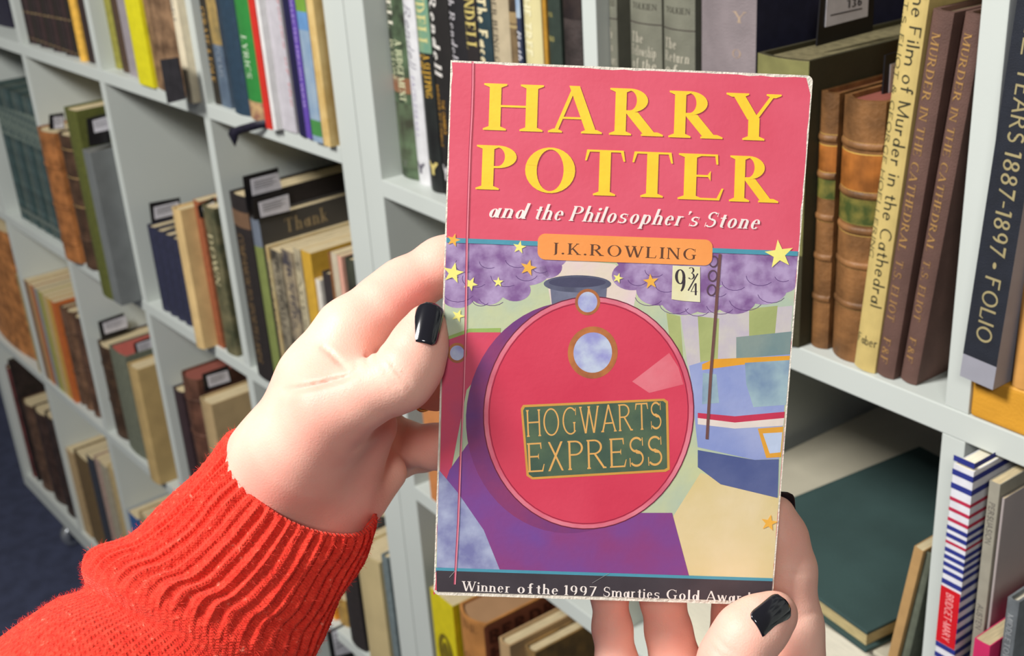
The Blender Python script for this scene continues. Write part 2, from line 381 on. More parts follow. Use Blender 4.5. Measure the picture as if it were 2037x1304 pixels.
def B(u, row, ref, xl, xr, top, Y, d, cov, label, pg=M_PAGE, kind='hard', lean=0., group=None, bands=(), texts=(), ribs=(), h=None, name='book', cat='book', dz=0., facetexts=(), bary=None, z0=None):
    """ref: pixel row at which the spine's edges xl, xr were read; top: (px,py) of the spine's head"""
    SH = (L_SH if u is UL else R_SH)
    zb = (SH[row]+TH+.0022 if row >= 0 else (E_-(1.491 if u is UL else 1.512)+.0425))+dz
    if z0 is not None: zb = z0
    a = u.onY(xl, ref, Y); b_ = u.onY(xr, ref, Y)
    x0 = a[0]-math.tan(lean)*(a[2]-zb); w = abs(b_[0]-a[0])*math.cos(lean)-.0003
    if h is None: h = u.onY(top[0], top[1], Y)[2]-zb
    h = h/math.cos(lean)
    zz = lambda py: (u.onY((xl+xr)/2, py, Y)[2]-zb)/math.cos(lean)
    # keep the book inside its cubby
    ups = (L_UP if u is UL else R_UP); ins_ = [(-2.83+.039 if u is UL else -1.0755+.039)]
    for q in ups: ins_ += [q, q+TH]
    ins_.append(-1.0775-.039 if u is UL else .70-.039)
    cx_ = x0+w/2; k_ = min(range(0, len(ins_), 2), key=lambda i: abs(cx_-(ins_[i]+ins_[i+1])/2))
    lo_, hi_ = ins_[k_]+.0006, ins_[k_+1]-.0006
    if Y > -.03 or True:
        if x0 < lo_ and (lean == 0): w = max(.004, w-(lo_-x0)) if w-(lo_-x0) > .006 else w; x0 = lo_
        top_x = x0+w+math.tan(lean)*h
        if top_x > hi_:
            if lean == 0 and w-(top_x-hi_) > .006: w -= top_x-hi_
            else: x0 -= min(top_x-hi_, .006)
    lk = (u is UL, row, k_)
    if lean == 0 and Y < .05:
        if lk in LAST and x0 < LAST[lk]+.0003 and x0+w > LAST[lk]-.02: sh_ = LAST[lk]+.0003-x0; x0 += sh_; w = max(w-sh_, .0045)
        LAST[lk] = x0+w
        if x0+w > hi_+.0005: w = max(.003, hi_-x0)
    zs_ = [zb+5]+[q for q in SH if q > zb+.03]; ceil_ = min(zs_[1:]) if len(zs_) > 1 else zb+.34
    h = min(h, ceil_-zb-.004); d = min(d, DEP-.002-Y)
    T = []
    for t in texts:
        s, pa, pb, fa, fb, col, sty, *rest = t
        za, zb2 = zz(pb), zz(pa)
        T.append((s, za, zb2, fa*w, fb*w, col, sty, *rest))
    Bn = [(max(0.0002, zz(pb)), min(h-.0002, zz(pa)), c) for pa, pb, c in bands]
    p = [x0, Y, zb]
    if lean > 0: p[2] += math.sin(lean)*w     # stands on its lower right edge
    return make_book(u, p, w, h, d, cov, pg, kind, lean, label, group, Bn, T, name, cat, [zz(k) for k in ribs], facetexts=facetexts)
def label_card(u, X, pts, win, label, lines=True, num=None):
    """black holder standing along the depth of the shelf; pts/win: four image points of card and white label read on plane X"""
    P = [u.onX(x, y, X) for x, y in pts]; c = np.mean(P, 0)
    base = [X, c[1], min(q[2] for q in P)]
    r = empty('label_holder', unitM(u, base)); tag(r, label, 'label holder')
    def plate(Q, x0, x1, m, nm):
        q = [(y-base[1], z-base[2]) for _, y, z in Q]
        v = [(x0, y, z) for y, z in q]+[(x1, y, z) for y, z in q]
        return mk(nm, v, [(0, 1, 2, 3), (7, 6, 5, 4)]+[(i, i+4, (i+1) % 4+4, (i+1) % 4) for i in range(4)], m, r)
    plate(P, -.0012, 0, mat('black_card', (24, 23, 26), .4, .05), 'backing_card')
    if win:
        Wn = [u.onX(x, y, X) for x, y in win]; plate(Wn, .0001, .0008, paper((205, 203, 210)), 'paper_label')
        y0, y1 = sorted((min(q[1] for q in Wn)-base[1], max(q[1] for q in Wn)-base[1])); z0, z1 = min(q[2] for q in Wn)-base[2], max(q[2] for q in Wn)-base[2]
        polys = []
        if lines:
            for k in (range(4) if not num else (4,)):
                zc = z1-(z1-z0)*(.2+.14*k); polys.append([(y0+(y1-y0)*.1, zc), (y0+(y1-y0)*(.85-.12*(k % 2)), zc), (y0+(y1-y0)*(.85-.12*(k % 2)), zc+(z1-z0)*.035), (y0+(y1-y0)*.1, zc+(z1-z0)*.035)])
        if num:
            T, W_ = text_polys(num, 'fat'); hh = (z1-z0)*.2; k = (y1-y0)*.34/W_
            polys += [[(y0+(y1-y0)*.5+a*k, z0+(z1-z0)*.34+b*hh) for a, b in p] for p in T]
        v, f = polymesh(polys, lambda y, z: (.001, y, z), (1, 0, 0)); mk('printing', v, f, paper((70, 68, 72)), r)
    return r
# ------------------------------------------------------------------ books of the left bookcase
ORD = 'first second third fourth fifth sixth seventh eighth ninth tenth eleventh twelfth'.split()
# above shelf A (row 2)
B(UL, 2, 20, -70, 13, None, .045, .2, cloth((30, 28, 46)), 'navy boxed volume cut off by the left edge at the very top', h=.27)
n = 12; xs = np.linspace(47, 143, n+1)
for i in range(n):
    B(UL, 2, 60, xs[i]+.3, xs[i+1]-.3, None, .012+.002*(i % 3), .15, cloth([(44, 34, 34), (56, 40, 40), (40, 34, 30)][i % 3]), ORD[i]+' thin dark brown volume from the left, in the row left of the gold spine', h=.2+.004*(i % 2), group='dark brown volumes on the upper left shelf',
      bands=[(14+xs[i]*.19, 17+xs[i]*.19, (128, 108, 78)), (66-4+xs[i]*.36-8, 68-4+xs[i]*.36-8, (120, 100, 70))])
B(UL, 2, 60, 144, 155, None, .008, .16, cloth((222, 172, 70)), 'slim golden yellow book between dark brown volumes', h=.26)
B(UL, 2, 60, 155.5, 176, None, .012, .15, cloth((48, 36, 34)), 'dark brown volume right of the slim golden book', h=.2)
B(UL, 2, 60, 212, 225, None, .02, .15, cloth((140, 136, 58)), 'olive yellow book at the left of the second top cubby', h=.24)
B(UL, 2, 60, 225.5, 242, None, .016, .16, cloth((74, 56, 42)), 'dark brown book right of the olive yellow one', h=.22)
B(UL, 2, 60, 242.5, 257, None, .012, .16, paper((150, 142, 146)), 'lilac grey book beside the bright yellow spine', kind='soft', h=.22)
B(UL, 2, 60, 257.5, 286, None, -.004, .16, paper((214, 205, 30)), 'bright lemon yellow book on the top left shelf', kind='soft', h=.25)
B(UL, 2, 60, 287, 344, None, -.002, .17, mottle((150, 118, 88), (88, 66, 48)), 'thick book with sepia mottled picture jacket behind the blank black card', h=.25)
B(UL, 2, 60, 345, 377, None, -.012, .17, paper((216, 204, 176)), 'cream book jutting past the shelf edge on the top left', h=.25, texts=[('NOVELS', -10, 45, .3, .7, (120, 120, 120), 'sans')])
B(UL, 2, 60, 401, 417, None, .008, .16, cloth((42, 38, 30)), 'black jacketed book with gilt lettering, leftmost of its cubby', h=.25, texts=[('CURATE & FOLK', 15, 158, .2, .7, (190, 150, 80), 'serif')])
B(UL, 2, 60, 418, 437, None, .008, .16, mottle((92, 108, 124), (78, 92, 110)), 'slate blue book with a tan picture at its head', kind='soft', h=.25, bands=[(-60, 88, mat('tan_picture', (170, 142, 84), .5, .2, 60, col2=(122, 108, 72)))], texts=[('POEMS', 90, 150, .3, .7, (140, 150, 160), 'sans')])
B(UL, 2, 60, 438, 468, None, .0, .17, cloth((36, 58, 76)), 'dark teal blue clothbound book left of the green one', h=.25)
B(UL, 2, 60, 469, 500, None, -.002, .17, paper((48, 128, 58)), 'green book with white lettering and a tan foot', h=.26, texts=[('LYRICS', 72, 152, .25, .6, (215, 225, 205), 'serif')], bands=[(196, 232, mat('crowd_picture', (196, 164, 116), .5, .2, 90, col2=(140, 96, 80)))])
B(UL, 2, 60, 501, 512, None, -.012, .2, paper((200, 46, 36)), 'red spined book standing over the dark ribbon', kind='soft', h=.28)
B(UL, 2, 60, 512.5, 522, None, -.010, .2, paper((222, 222, 220)), 'white book next to the red spine', kind='soft', h=.28)
B(UL, 2, 60, 529, 563, None, -.002, .2, paper((186, 182, 188)), 'wide pale grey book with red script down its spine', kind='soft', h=.27, texts=[('Stories of the', -30, 200, .86, .99, (205, 90, 90), 'thin', .2)])
B(UL, 2, 60, 564, 581, None, -.004, .19, paper((30, 28, 62)), 'midnight blue book with a purple neighbour', h=.26)
B(UL, 2, 60, 581.5, 592, None, -.004, .19, paper((92, 68, 158)), 'slim purple book with white small print', kind='soft', h=.26, texts=[('SELECTED ENGLISH VERSE', 0, 210, .3, .7, (190, 170, 225), 'sans')])
B(UL, 2, 60, 594, 614, None, -.006, .19, mottle((126, 150, 176), (150, 168, 184)), 'pale blue picture book with green patches at head and foot', kind='soft', h=.26, bands=[(-60, 24, (112, 152, 60)), (232, 262, (70, 132, 70)), (24, 60, (98, 140, 186))])
B(UL, 2, 60, 615, 629, None, -.008, .19, mottle((214, 186, 126), (190, 156, 92)), 'tan book last before the thick post at the top', kind='soft', h=.26)

# between shelves A and B (row 1)
n = 12; xs = np.linspace(10, 92, n+1)
for i in range(n):
    B(UL, 1, 300, xs[i]+.2, xs[i+1]-.2, (6, 176), .014+.001*(i % 2), .17, mat('marbled_cloth', [(64, 80, 80), (46, 66, 66), (72, 84, 80)][i % 3], .7, .35, 70, .3, 900), ORD[i]+' thin sea green volume from the left of the long matching set', group='sea green volumes on the middle left shelf', bands=[(218+i*2, 268+i*3, mat('pale_marbling', (110, 122, 112), .6, 0, 120, col2=(52, 68, 70))), (395+i*4, 402+i*4, (96, 106, 100))])
B(UL, 1, 330, 80, 110, (74, 258), -.013, .16, leather((150, 96, 52)), 'tan leather volume at the left of the olive book', kind='round', ribs=[330, 400, 460])
B(UL, 1, 330, 110.5, 146, (105, 262), -.004, .16, leather((72, 52, 38)), 'dark brown leather volume with gilt specks beside the tan one', kind='round', ribs=[300, 350, 400, 455], bands=[(296, 299, (170, 140, 90)), (346, 348, (170, 140, 90)), (396, 398, (160, 130, 80))])
B(UL, 1, 330, 147, 168, (124, 214), -.036, .2, cloth((84, 88, 36)), 'tall olive green book jutting out under the shelf label', z0=None, dz=-.0)
B(UL, 1, 330, 169, 186, (164, 297), -.034, .2, mat('grey_slipcase', (108, 112, 112), .6, .08, 30), 'tall grey slipcase beside the empty half of the cubby', kind='box', pg=mat('grey_slipcase_side', (112, 112, 110), .6, .05, 30), bands=[(300, 304, (150, 146, 132))])
label_card(UL, -2.0275, [(98, 258), (98, 228), (127, 224), (129, 256)], [(108, 256), (106, 233), (125, 231), (127, 254)], 'small black label holder above the tan leather volume')
label_card(UL, -1.7925, [(178, 292), (172, 236), (218, 224), (220, 284)], [(188, 264), (184, 240), (216, 231), (219, 257)], 'black label holder above the grey slipcase')
n = 4; xs = np.linspace(298, 353, n+1)
for i in range(n):
    B(UL, 1, 500, xs[i]+.3, xs[i+1]-.3, (292, 449), .006, .15, cloth((40, 42, 64)), ORD[i]+' navy clothbound volume from the left of the matching four', group='navy volumes on the middle shelf', pg=M_PAGE)
B(UL, 1, 500, 353, 368, (341, 414), -.02, .18, mat('vellum_paper', (206, 176, 122), .7, .12, 30), 'thick beige clothbound book protruding from the middle cubby', h=None)
B(UL, 1, 500, 396, 412, (400, 404), .004, .16, cloth((150, 84, 52)), 'rust brown book right of the beige one', kind='soft')
B(UL, 1, 500, 412.5, 434, (408, 412), .002, .16, mottle((66, 68, 48), (110, 104, 76)), 'dark green picture jacket book against the divider', texts=[('DOWN', 470, 560, .3, .7, (200, 190, 150), 'serif')])
label_card(UL, UL.onY(345, 440, .03)[0], [(302, 444), (297, 404), (358, 393), (360, 428)], [(308, 436), (306, 412), (355, 400), (357, 424)], 'black label holder above the navy volumes')
label_card(UL, UL.onY(413, 500, .002)[0]+.001, [(398, 434), (393, 410), (425, 392), (428, 428)], [(407, 434), (402, 413), (425, 400), (428, 428)], 'black label holder tucked against the upright, above the rust book')
B(UL, 1, 500, 470, 501, (459, 384), -.004, .2, cloth((34, 28, 27)), 'tall black book with small gilt words down its spine', texts=[('COMPANION TO SPORTS LANDS', 470, 700, .25, .6, (140, 112, 70), 'thin')], bands=[(425, 455, (110, 84, 64))])
B(UL, 1, 500, 502, 520, (496, 432), -.002, .21, mat('charcoal_jacket', (64, 62, 60), .5, .05, 20), 'tall charcoal jacketed book with one large word on its side', bands=[(430, 490, (104, 112, 124)), (490, 760, (118, 128, 72))], facetexts=[('Thank', .038, .099, .2085, .2265, (150, 132, 100), 'serif')], name='book')
cols = [((186, 172, 130), (186, 160, 110)), ((150, 140, 118), (60, 56, 50)), ((168, 152, 122), (70, 66, 70)), ((196, 184, 150), (150, 140, 118))]
bx = [520, 534, 556, 580, 596]; nm = ['cream paperback with worn edges behind the knuckles', 'pictured paperback in greys, third right of the charcoal book', 'tan paperback with dark figures on its spine', 'pale fawn paperback left of the gold one']
tp = [(518, 484), (532, 492), (555, 492), (578, 490)]
for i in range(4):
    B(UL, 1, 500, bx[i], bx[i+1]-.5, tp[i], .004+.002*i, .17, mottle(*cols[i]), nm[i], kind='soft', texts=[(['NOTES', 'PORTRAITS', 'HUNTERS', 'PAGES'][i], 520, 640, .3, .65, [(90, 84, 60), (40, 38, 36), (38, 44, 66), (90, 84, 70)][i], 'serif')])
B(UL, 1, 500, 598, 616, (595, 495), .0, .17, paper((198, 156, 56)), 'mustard gold paperback in the middle of the nearest left cubby', kind='soft')
B(UL, 1, 560, 624, 636, (622, 552), .002, .12, paper((214, 208, 196)), 'short white booklet right of the mustard one', kind='soft')
B(UL, 1, 560, 637, 655, (636, 540), .004, .13, cloth((48, 42, 42)), 'short black book beside the white booklet')
B(UL, 1, 560, 655.5, 664, (651, 502), .006, .16, cloth((126, 84, 48)), 'slim chestnut book near the thick post')
B(UL, 1, 560, 664.5, 676, (655, 500), .006, .16, paper((192, 180, 156)), 'beige paperback near the thick post', kind='soft')
B(UL, 1, 560, 676.5, 684, (671, 508), .004, .16, paper((214, 160, 140)), 'slim salmon pink paperback near the thick post', kind='soft')
B(UL, 1, 560, 684.5, 704, (680, 512), .006, .16, mottle((70, 72, 58), (46, 48, 40)), 'dark olive jacketed book touching the thick post')
label_card(UL, -1.3575, [(492, 420), (483, 351), (553, 333), (561, 392)], [(502, 389), (498, 357), (553, 343), (560, 374)], 'black label holder with white label standing highest above the charcoal book')
label_card(UL, -1.3352, [(506, 438), (502, 396), (571, 378), (577, 424)], [(519, 432), (514, 403), (573, 386), (577, 418)], 'lower of two black label holders above the charcoal book')

# between shelves B and C (row 0)
B(UL, 0, 560, -60, 26, None, .01, .18, leather((170, 112, 62)), 'big tan leather folio at the left edge of the frame', kind='round', h=.29, ribs=[480, 560, 640])
cc = [(168, 150, 100), (120, 82, 52), (206, 186, 140), (176, 108, 62), (142, 140, 138), (158, 156, 78), (190, 168, 120), (196, 156, 76), (190, 104, 52)]
ll = ['khaki', 'chestnut', 'cream', 'burnt sienna', 'mouse grey', 'yellow green', 'buff', 'honey yellow', 'pumpkin orange']
xs = np.linspace(56, 118, 10)
for i in range(9):
    B(UL, 0, 650, xs[i]+.2, xs[i+1]-.3, (42+i*7, 552+i*5.5), .004, .15, paper(cc[i]), 'thin '+ll[i]+' booklet in the fan of thin spines at the far left', kind='soft', group=None)
xs = [118.5, 131, 144, 158]
for i in range(3):
    B(UL, 0, 650, xs[i], xs[i+1]-.3, (112, 606), .01, .16, leather([(92, 68, 52), (104, 76, 56), (84, 60, 46)][i]), ORD[i]+' chocolate leather volume of the three right of the thin booklets', kind='round', group='chocolate leather volumes on the lower left shelf', ribs=[660, 720])
B(UL, 0, 800, 209, 236, (190, 682), .01, .17, leather((66, 48, 34)), 'dark brown leather volume under the two label holders', kind='round', ribs=[740, 800, 860])
B(UL, 0, 800, 236.5, 264, (222, 694), .006, .17, cloth((104, 108, 92)), 'grey green clothbound book beside the dark leather volume', pg=mat('red_pages', (168, 84, 74), .7, .1, 200))
B(UL, 0, 800, 265, 282, (256, 728), -.014, .2, mat('tan_buckram', (176, 150, 100), .7, .1, 30), 'thick tan book standing proud with a broad plain side', h=None)
label_card(UL, UL.onY(215, 690, .03)[0], [(203, 680), (195, 640), (246, 622), (252, 655)], [(209, 664), (204, 643), (250, 627), (254, 650)], 'black label holder above the dark brown leather volume, lower left')
label_card(UL, UL.onY(262, 720, .02)[0], [(272, 716), (266, 683), (300, 670), (304, 705)], [(277, 705), (271, 684), (300, 674), (303, 698)], 'black label holder leaning above the thick tan book')
B(UL, 0, 850, 352, 371, (340, 770), .012, .17, cloth((52, 36, 40)), 'near black plum book left of the brown one, low left')
B(UL, 0, 850, 372, 398, (357, 744), .01, .17, leather((92, 60, 46)), 'reddish brown leather volume with a red top edge', kind='round', pg=M_PAGER, ribs=[800, 860])
B(UL, 0, 850, 404, 424, (392, 790), -.012, .2, mat('tan_buckram', (172, 148, 108), .7, .1, 30), 'fawn clothbound book just above the sleeve')
label_card(UL, UL.onY(400, 780, .0)[0], [(408, 780), (402, 744), (454, 726), (462, 760)], [(416, 770), (411, 748), (452, 736), (458, 757)], 'black label holder above the fawn book near the sleeve')
B(UL, 0, 1200, 650, 664, (640, 1188), .01, .15, paper((226, 148, 40)), 'bright orange slim book beside the cuff', kind='soft')
B(UL, 0, 1200, 664.5, 684, (655, 1176), .012, .16, mottle((176, 140, 70), (140, 110, 60)), 'ochre picture jacket book right of the orange one')
B(UL, 0, 1200, 685, 712, (662, 1080), .0, .2, cloth((40, 34, 33)), 'tall charcoal black book right of the cuff')
B(UL, 0, 1200, 718, 759, (706, 1090), -.002, .13, mat('fawn_cloth', (186, 168, 124), .7, .06, 20), 'broad fawn book against the thick post below the hand')
B(UL, 0, 1200, 759.5, 779, (746, 1096), .004, .13, cloth((104, 116, 118)), 'blue grey book last before the thick post below the hand')
B(UL, 0, 1200, 765, 779, (740, 1018), .145, .2, cloth((52, 48, 44)), 'dark book standing behind the fawn one, taller than it')
label_card(UL, UL.onY(655, 1240, -.01)[0], [(662, 1325), (650, 1256), (694, 1236), (706, 1312)], [(668, 1304), (660, 1256), (690, 1243), (698, 1296)], 'black label holder with white label right of the sleeve, near the bottom edge')

# below shelf C (row -1)
for i, (a, b, tp_, c, l) in enumerate([(21, 30, (2, 722), (96, 48, 46), 'maroon volume inside the far left end panel'), (30.5, 50, (14, 716), (38, 28, 26), 'tall black brown volume, second from the far left end'), (51, 68, (46, 802), (86, 64, 50), 'walnut brown volume on the lowest shelf with gilt head'), (68.5, 88, (62, 812), (60, 44, 38), 'umber volume on the lowest shelf beside the walnut one'), (88.5, 108, (80, 818), (52, 40, 36), 'sooty brown volume on the lowest shelf by the divider')]):
    B(UL, -1, 850, a, b, tp_, .01, .17, leather(c), l, kind='round', ribs=[860+i*20, 900+i*20] if i > 1 else ())
for i, (a, b, tp_, c, l) in enumerate([(143, 157, (128, 888), (176, 150, 110), 'faded pinkish buff book, leftmost above the sleeve fold'), (157.5, 183, (150, 902), (104, 84, 54), 'olive brown book with a pale crumpled head'), (183.5, 194, (168, 900), (52, 56, 66), 'slim slate black book low on the left'), (194.5, 206, (178, 903), (160, 136, 124), 'slim dusty pink book low on the left'), (206.5, 217, (183, 905), (160, 152, 132), 'slim stone grey book low on the left'), (217.5, 236, (196, 912), (186, 164, 118), 'sand coloured book low on the left beside the divider')]):
    B(UL, -1, 960, a, b, tp_, .008, .16, cloth(c), l, kind='hard' if i % 2 else 'soft')
B(UL, -1, 1030, 257, 272, (248, 1010), .004, .16, paper((52, 92, 148)), 'blue book peeking above the sleeve', kind='soft')
B(UL, -1, 1030, 273, 300, (268, 1014), .006, .17, mat('fawn_cloth', (172, 150, 112), .7, .06, 20), 'light brown book above the sleeve right of the blue one')
B(UL, -1, 1030, 301, 330, (290, 1006), .012, .17, leather((96, 72, 50)), 'brown volume above the sleeve, right of the light brown book', kind='round')

# the two loose cards and the ribbon on shelf A
P = [UL.onY(x, y, -.03) for x, y in ((318, 119), (353, 114), (368, 197), (333, 206))]
c = np.array(P[3]); r = empty('display_card', unitM(UL, [c[0], -.03, c[2]])); tag(r, 'blank black card hanging over the shelf edge before the sepia book', 'card')
v = [(p[0]-c[0], 0, p[2]-c[2]) for p in P]+[(p[0]-c[0], .0015, p[2]-c[2]) for p in P]
mk('card', v, [(0, 1, 2, 3), (7, 6, 5, 4), (0, 4, 5, 1), (1, 5, 6, 2), (2, 6, 7, 3), (3, 7, 4, 0)], mat('black_card', (40, 38, 42), .4, .2), r)
pts = [(462, 279, -.014), (470, 262, -.014), (500, 252, -.012), (520, 247, -.006), (541, 246, .004), (542, 258, .012)]
v = []; f = []
Q = [UL.onY(x, y, Y) for x, y, Y in pts]; Q = [UL.world(q) for q in Q]
from mathutils.geometry import interpolate_bezier
pp = []
for i in range(len(Q)-1):
    for k in range(5):
        t = k/5; p0, p1, p2, p3 = (Q[max(i-1, 0)], Q[i], Q[i+1], Q[min(i+2, len(Q)-1)])
        pp.append(.5*(2*p1+(p2-p0)*t+(2*p0-5*p1+4*p2-p3)*t*t+(3*p1-p0-3*p2+p3)*t**3))
base = pp[0]
for i, p in enumerate(pp):
    wv = np.array([.0, -.35, .9])*(.0055 if i > 4 else .009); o_ = np.array([0, -.0012, 0])
    for q in (p-wv, p+wv, p+wv+o_, p-wv+o_): v.append(q-base)
for i in range(len(pp)-1):
    for j in range(4): a = i*4+j; b = i*4+(j+1) % 4; f.append((a, b, b+4, a+4))
f += [(3, 2, 1, 0), tuple(range(len(v)-4, len(v)))]
tag(mk('ribbon', v, f, mat('dark_ribbon', (30, 28, 42), .5, .3, 200, .4, 900), None, True, base), 'dark blue ribbon draped over the shelf edge below the red book', 'ribbon')

# ------------------------------------------------------------------ books of the right bookcase
W_ = (222, 218, 200)
B(UR, 2, 60, 761, 800, None, .022, .2, mottle((40, 44, 34), (86, 106, 78)), 'dark green mottled thriller with cream capitals, leftmost of the fiction row', h=.24, texts=[('RENDELL', -90, 57, .16, .5, W_, 'bold'), ('A JUDGEMENT', 78, 195, .5, .8, (205, 208, 170), 'bold'), ('IN STONE', 80, 160, .12, .4, (205, 208, 170), 'serif'), ('^', 300, 322, .25, .6, (90, 96, 84), 'fat', 0, True)], bands=[(150, 180, mat('rusty_patch', (130, 88, 62), .5, .2, 40)), (200, 322, mottle((92, 110, 82), (60, 62, 48)))])
B(UR, 2, 60, 801, 824, None, .02, .2, paper((206, 206, 208)), 'white thriller with thin grey violet script', h=.24, texts=[('Ruth Rendell', -90, 128, .25, .75, (120, 116, 130), 'thin', .25), ('FACELESS KILL', 150, 268, .3, .62, (140, 126, 168), 'thin'), ('^', 305, 335, .1, .8, (96, 92, 104), 'fat', 0, True)])
B(UR, 2, 60, 825, 850, None, .016, .2, mottle((34, 38, 36), (24, 24, 24)), 'jade headed thriller with gilt capitals in its middle', h=.24, texts=[('RENDELL', -70, 92, .12, .85, (196, 190, 130), 'bold'), ('A SLEEPING', 108, 190, .45, .85, (210, 165, 60), 'bold'), ('LIFE', 110, 150, .1, .38, (210, 165, 60), 'bold'), ('^', 302, 338, .1, .85, (196, 180, 110), 'fat', 0, True)], bands=[(-160, 104, mottle((124, 154, 120), (96, 140, 122)))])
B(UR, 2, 60, 851, 889, None, .016, .2, cloth((26, 23, 22)), 'black thriller with large silver script and small orange capitals', h=.24, texts=[('Rendell', -8, 148, .1, .55, (214, 210, 204), 'bold', .1), ('MURDER BY CANDLE', 170, 290, .12, .3, (190, 140, 50), 'sans'), ('THE OMNIBUS', 196, 262, .4, .56, (190, 140, 50), 'sans'), ('^', 312, 352, .05, .5, (200, 196, 196), 'fat', 0, True)])
B(UR, 2, 60, 890, 921, None, .016, .2, cloth((24, 22, 26)), 'black thriller with smaller silver script, behind the corner of the red paperback', h=.24, texts=[('Ruth Rendell', -50, 122, .1, .55, (200, 196, 200), 'serif', .1)])
B(UR, 2, 60, 922, 946, None, .016, .2, cloth((34, 28, 28)), 'black thriller with big straw yellow capitals', h=.24, texts=[('RENDELL', -45, 98, .1, .9, (200, 182, 108), 'bold')])
B(UR, 2, 60, 947, 973, None, .016, .2, cloth((30, 52, 60)), 'petrol blue thriller with chunky ivory letters', h=.24, texts=[('The Face', -5, 125, .12, .82, (220, 208, 168), 'fat')])
B(UR, 2, 60, 974, 1008, None, .016, .2, paper((178, 164, 136)), 'putty coloured thriller with black slanting capitals', h=.24, texts=[('MURDER BEING ONCE', -60, 170, .14, .48, (40, 36, 34), 'serif')])
B(UR, 2, 60, 1009, 1027, None, .018, .2, mottle((118, 98, 70), (52, 42, 32)), 'brown picture spine book between putty and blue ones', h=.24, bands=[(24, 46, (150, 128, 90)), (50, 56, (168, 148, 104))])
B(UR, 2, 60, 1028, 1037, None, .016, .2, paper((48, 56, 78)), 'slim blue book with white slanting script', h=.24, kind='soft', bands=[(-100, 36, mottle((94, 128, 170), (160, 176, 190)))], texts=[('Ruth', 62, 118, .1, .85, (220, 220, 226), 'serif', .2)])
B(UR, 2, 60, 1038, 1072, None, .014, .2, mat('cream_gold_jacket', (206, 196, 146), .5, .05, 20), 'broad cream book with pale capitals and a gold edge', h=.24, texts=[('THE TREE', -20, 112, .05, .6, (226, 220, 180), 'fat')])
B(UR, 2, 60, 1072.5, 1080, None, .018, .2, cloth((168, 122, 34)), 'slim dark gold book beside the cream one', h=.24)
B(UR, 2, 60, 1080.5, 1112, None, .018, .2, cloth((40, 52, 44)), 'bottle green clothbound book with tiny gilt words', h=.24, texts=[('A B COX', 24, 34, .1, .55, (190, 176, 96), 'serif', 0, True), ('WHO', 72, 82, .1, .6, (196, 184, 110), 'serif', 0, True)])
B(UR, 2, 60, 1112.5, 1152, None, .02, .19, leather((56, 48, 46)), 'grey brown worn volume beside the thin upright', h=.24, bands=[(-100, 38, mottle((58, 46, 42), (34, 26, 26)))])
# middle cubby, above shelf
tw = mat('sage_cloth', (112, 112, 98), .7, .12, 40, .3, 900)
for (a, b, l, words, dy) in [(1186, 1226, 'sage green slipcased volume lettered THE TWO TOWERS', ['The', 'Two', 'Towers'], 0), (1248, 1310, 'sage green volume lettered THE FELLOWSHIP, middle of three', ['The', 'Fellowship', 'of the'], 12), (1314, 1376, 'sage green volume lettered THE RETURN, rightmost of three', ['The', 'Return', 'of'], 24)]:
    T = [(wd_, 54+dy+k*26, 74+dy+k*26, .08, .5 if k == 0 else (.86 if len(wd_) > 5 else .5), (188, 182, 164), 'serif', .1, True) for k, wd_ in enumerate(words)]
    T.append(('TOLKIEN', -2+dy*.7, 10+dy*.7, .15, .88, (70, 68, 60), 'serif', 0, True))
    B(UR, 2, 60, a, b, None, .012, .2, tw, l, h=.235, bands=[(34+dy, 36+dy, (58, 48, 46))], texts=T)
B(UR, 2, 60, 1230, 1246, None, .03, .19, cloth((58, 44, 44)), 'recessed dark brown spine between two sage volumes', h=.235)
B(UR, 2, 60, 1377, 1387, None, .03, .19, cloth((58, 44, 44)), 'recessed dark brown spine left of the mauve volume', h=.235)
B(UR, 2, 60, 1389, 1498, None, .01, .24, cloth((38, 38, 60)), 'massive navy volume with a sun faded mauve spine', h=.30, bands=[(-300, 700, mat('faded_mauve_cloth', (128, 118, 120), .8, .14, 30, .4, 900))], texts=[('Y', 20, 42, .66, .84, (170, 148, 126), 'serif', 0, True), ('O', 95, 112, .64, .78, (160, 138, 120), 'serif', 0, True)])
B(UR, 2, 130, 1500, 1603, (1500, 106), -.004, .235, mat('olive_cloth', (58, 54, 34), .8, .12, 30, .5, 900), 'thick olive drab volume lower than the navy one', kind='hard', pg=mat('olive_pages', (116, 108, 78), .8, .2, 200), bands=[(100, 116, mat('rubbed_olive_edge', (150, 142, 96), .8, .2, 60)), (116, 500, mat('olive_spine', (116, 114, 68), .8, .15, 60))])
lw = dict(kind='round', pg=M_PAGER)
ol = (172, 112, 44); gr = mat('green_gilt_label', (120, 112, 52), .5, .5, 120, col2=(64, 76, 34)); orl = mat('amber_leather_label', (152, 92, 38), .5, .35, 60)
br = mat('calf_leather', (122, 84, 48), .55, .45, 38, .5, 350, detail=8)
B(UR, 2, 300, 1592, 1659, (1612, 178), .008, .2, br, 'calf leather volume partly behind the red paperback, with amber and green labels', bands=[(286, 338, orl), (352, 392, gr), (284, 286, (196, 158, 74)), (338, 340, (196, 158, 74)), (262, 263.5, (186, 150, 80)), (352, 353, (196, 170, 90)), (391, 392, (196, 170, 90)), (436, 437.5, (186, 150, 80)), (516, 517, (150, 116, 66)), (598, 599, (150, 116, 66))], ribs=[272, 346, 430, 510, 592], **lw)
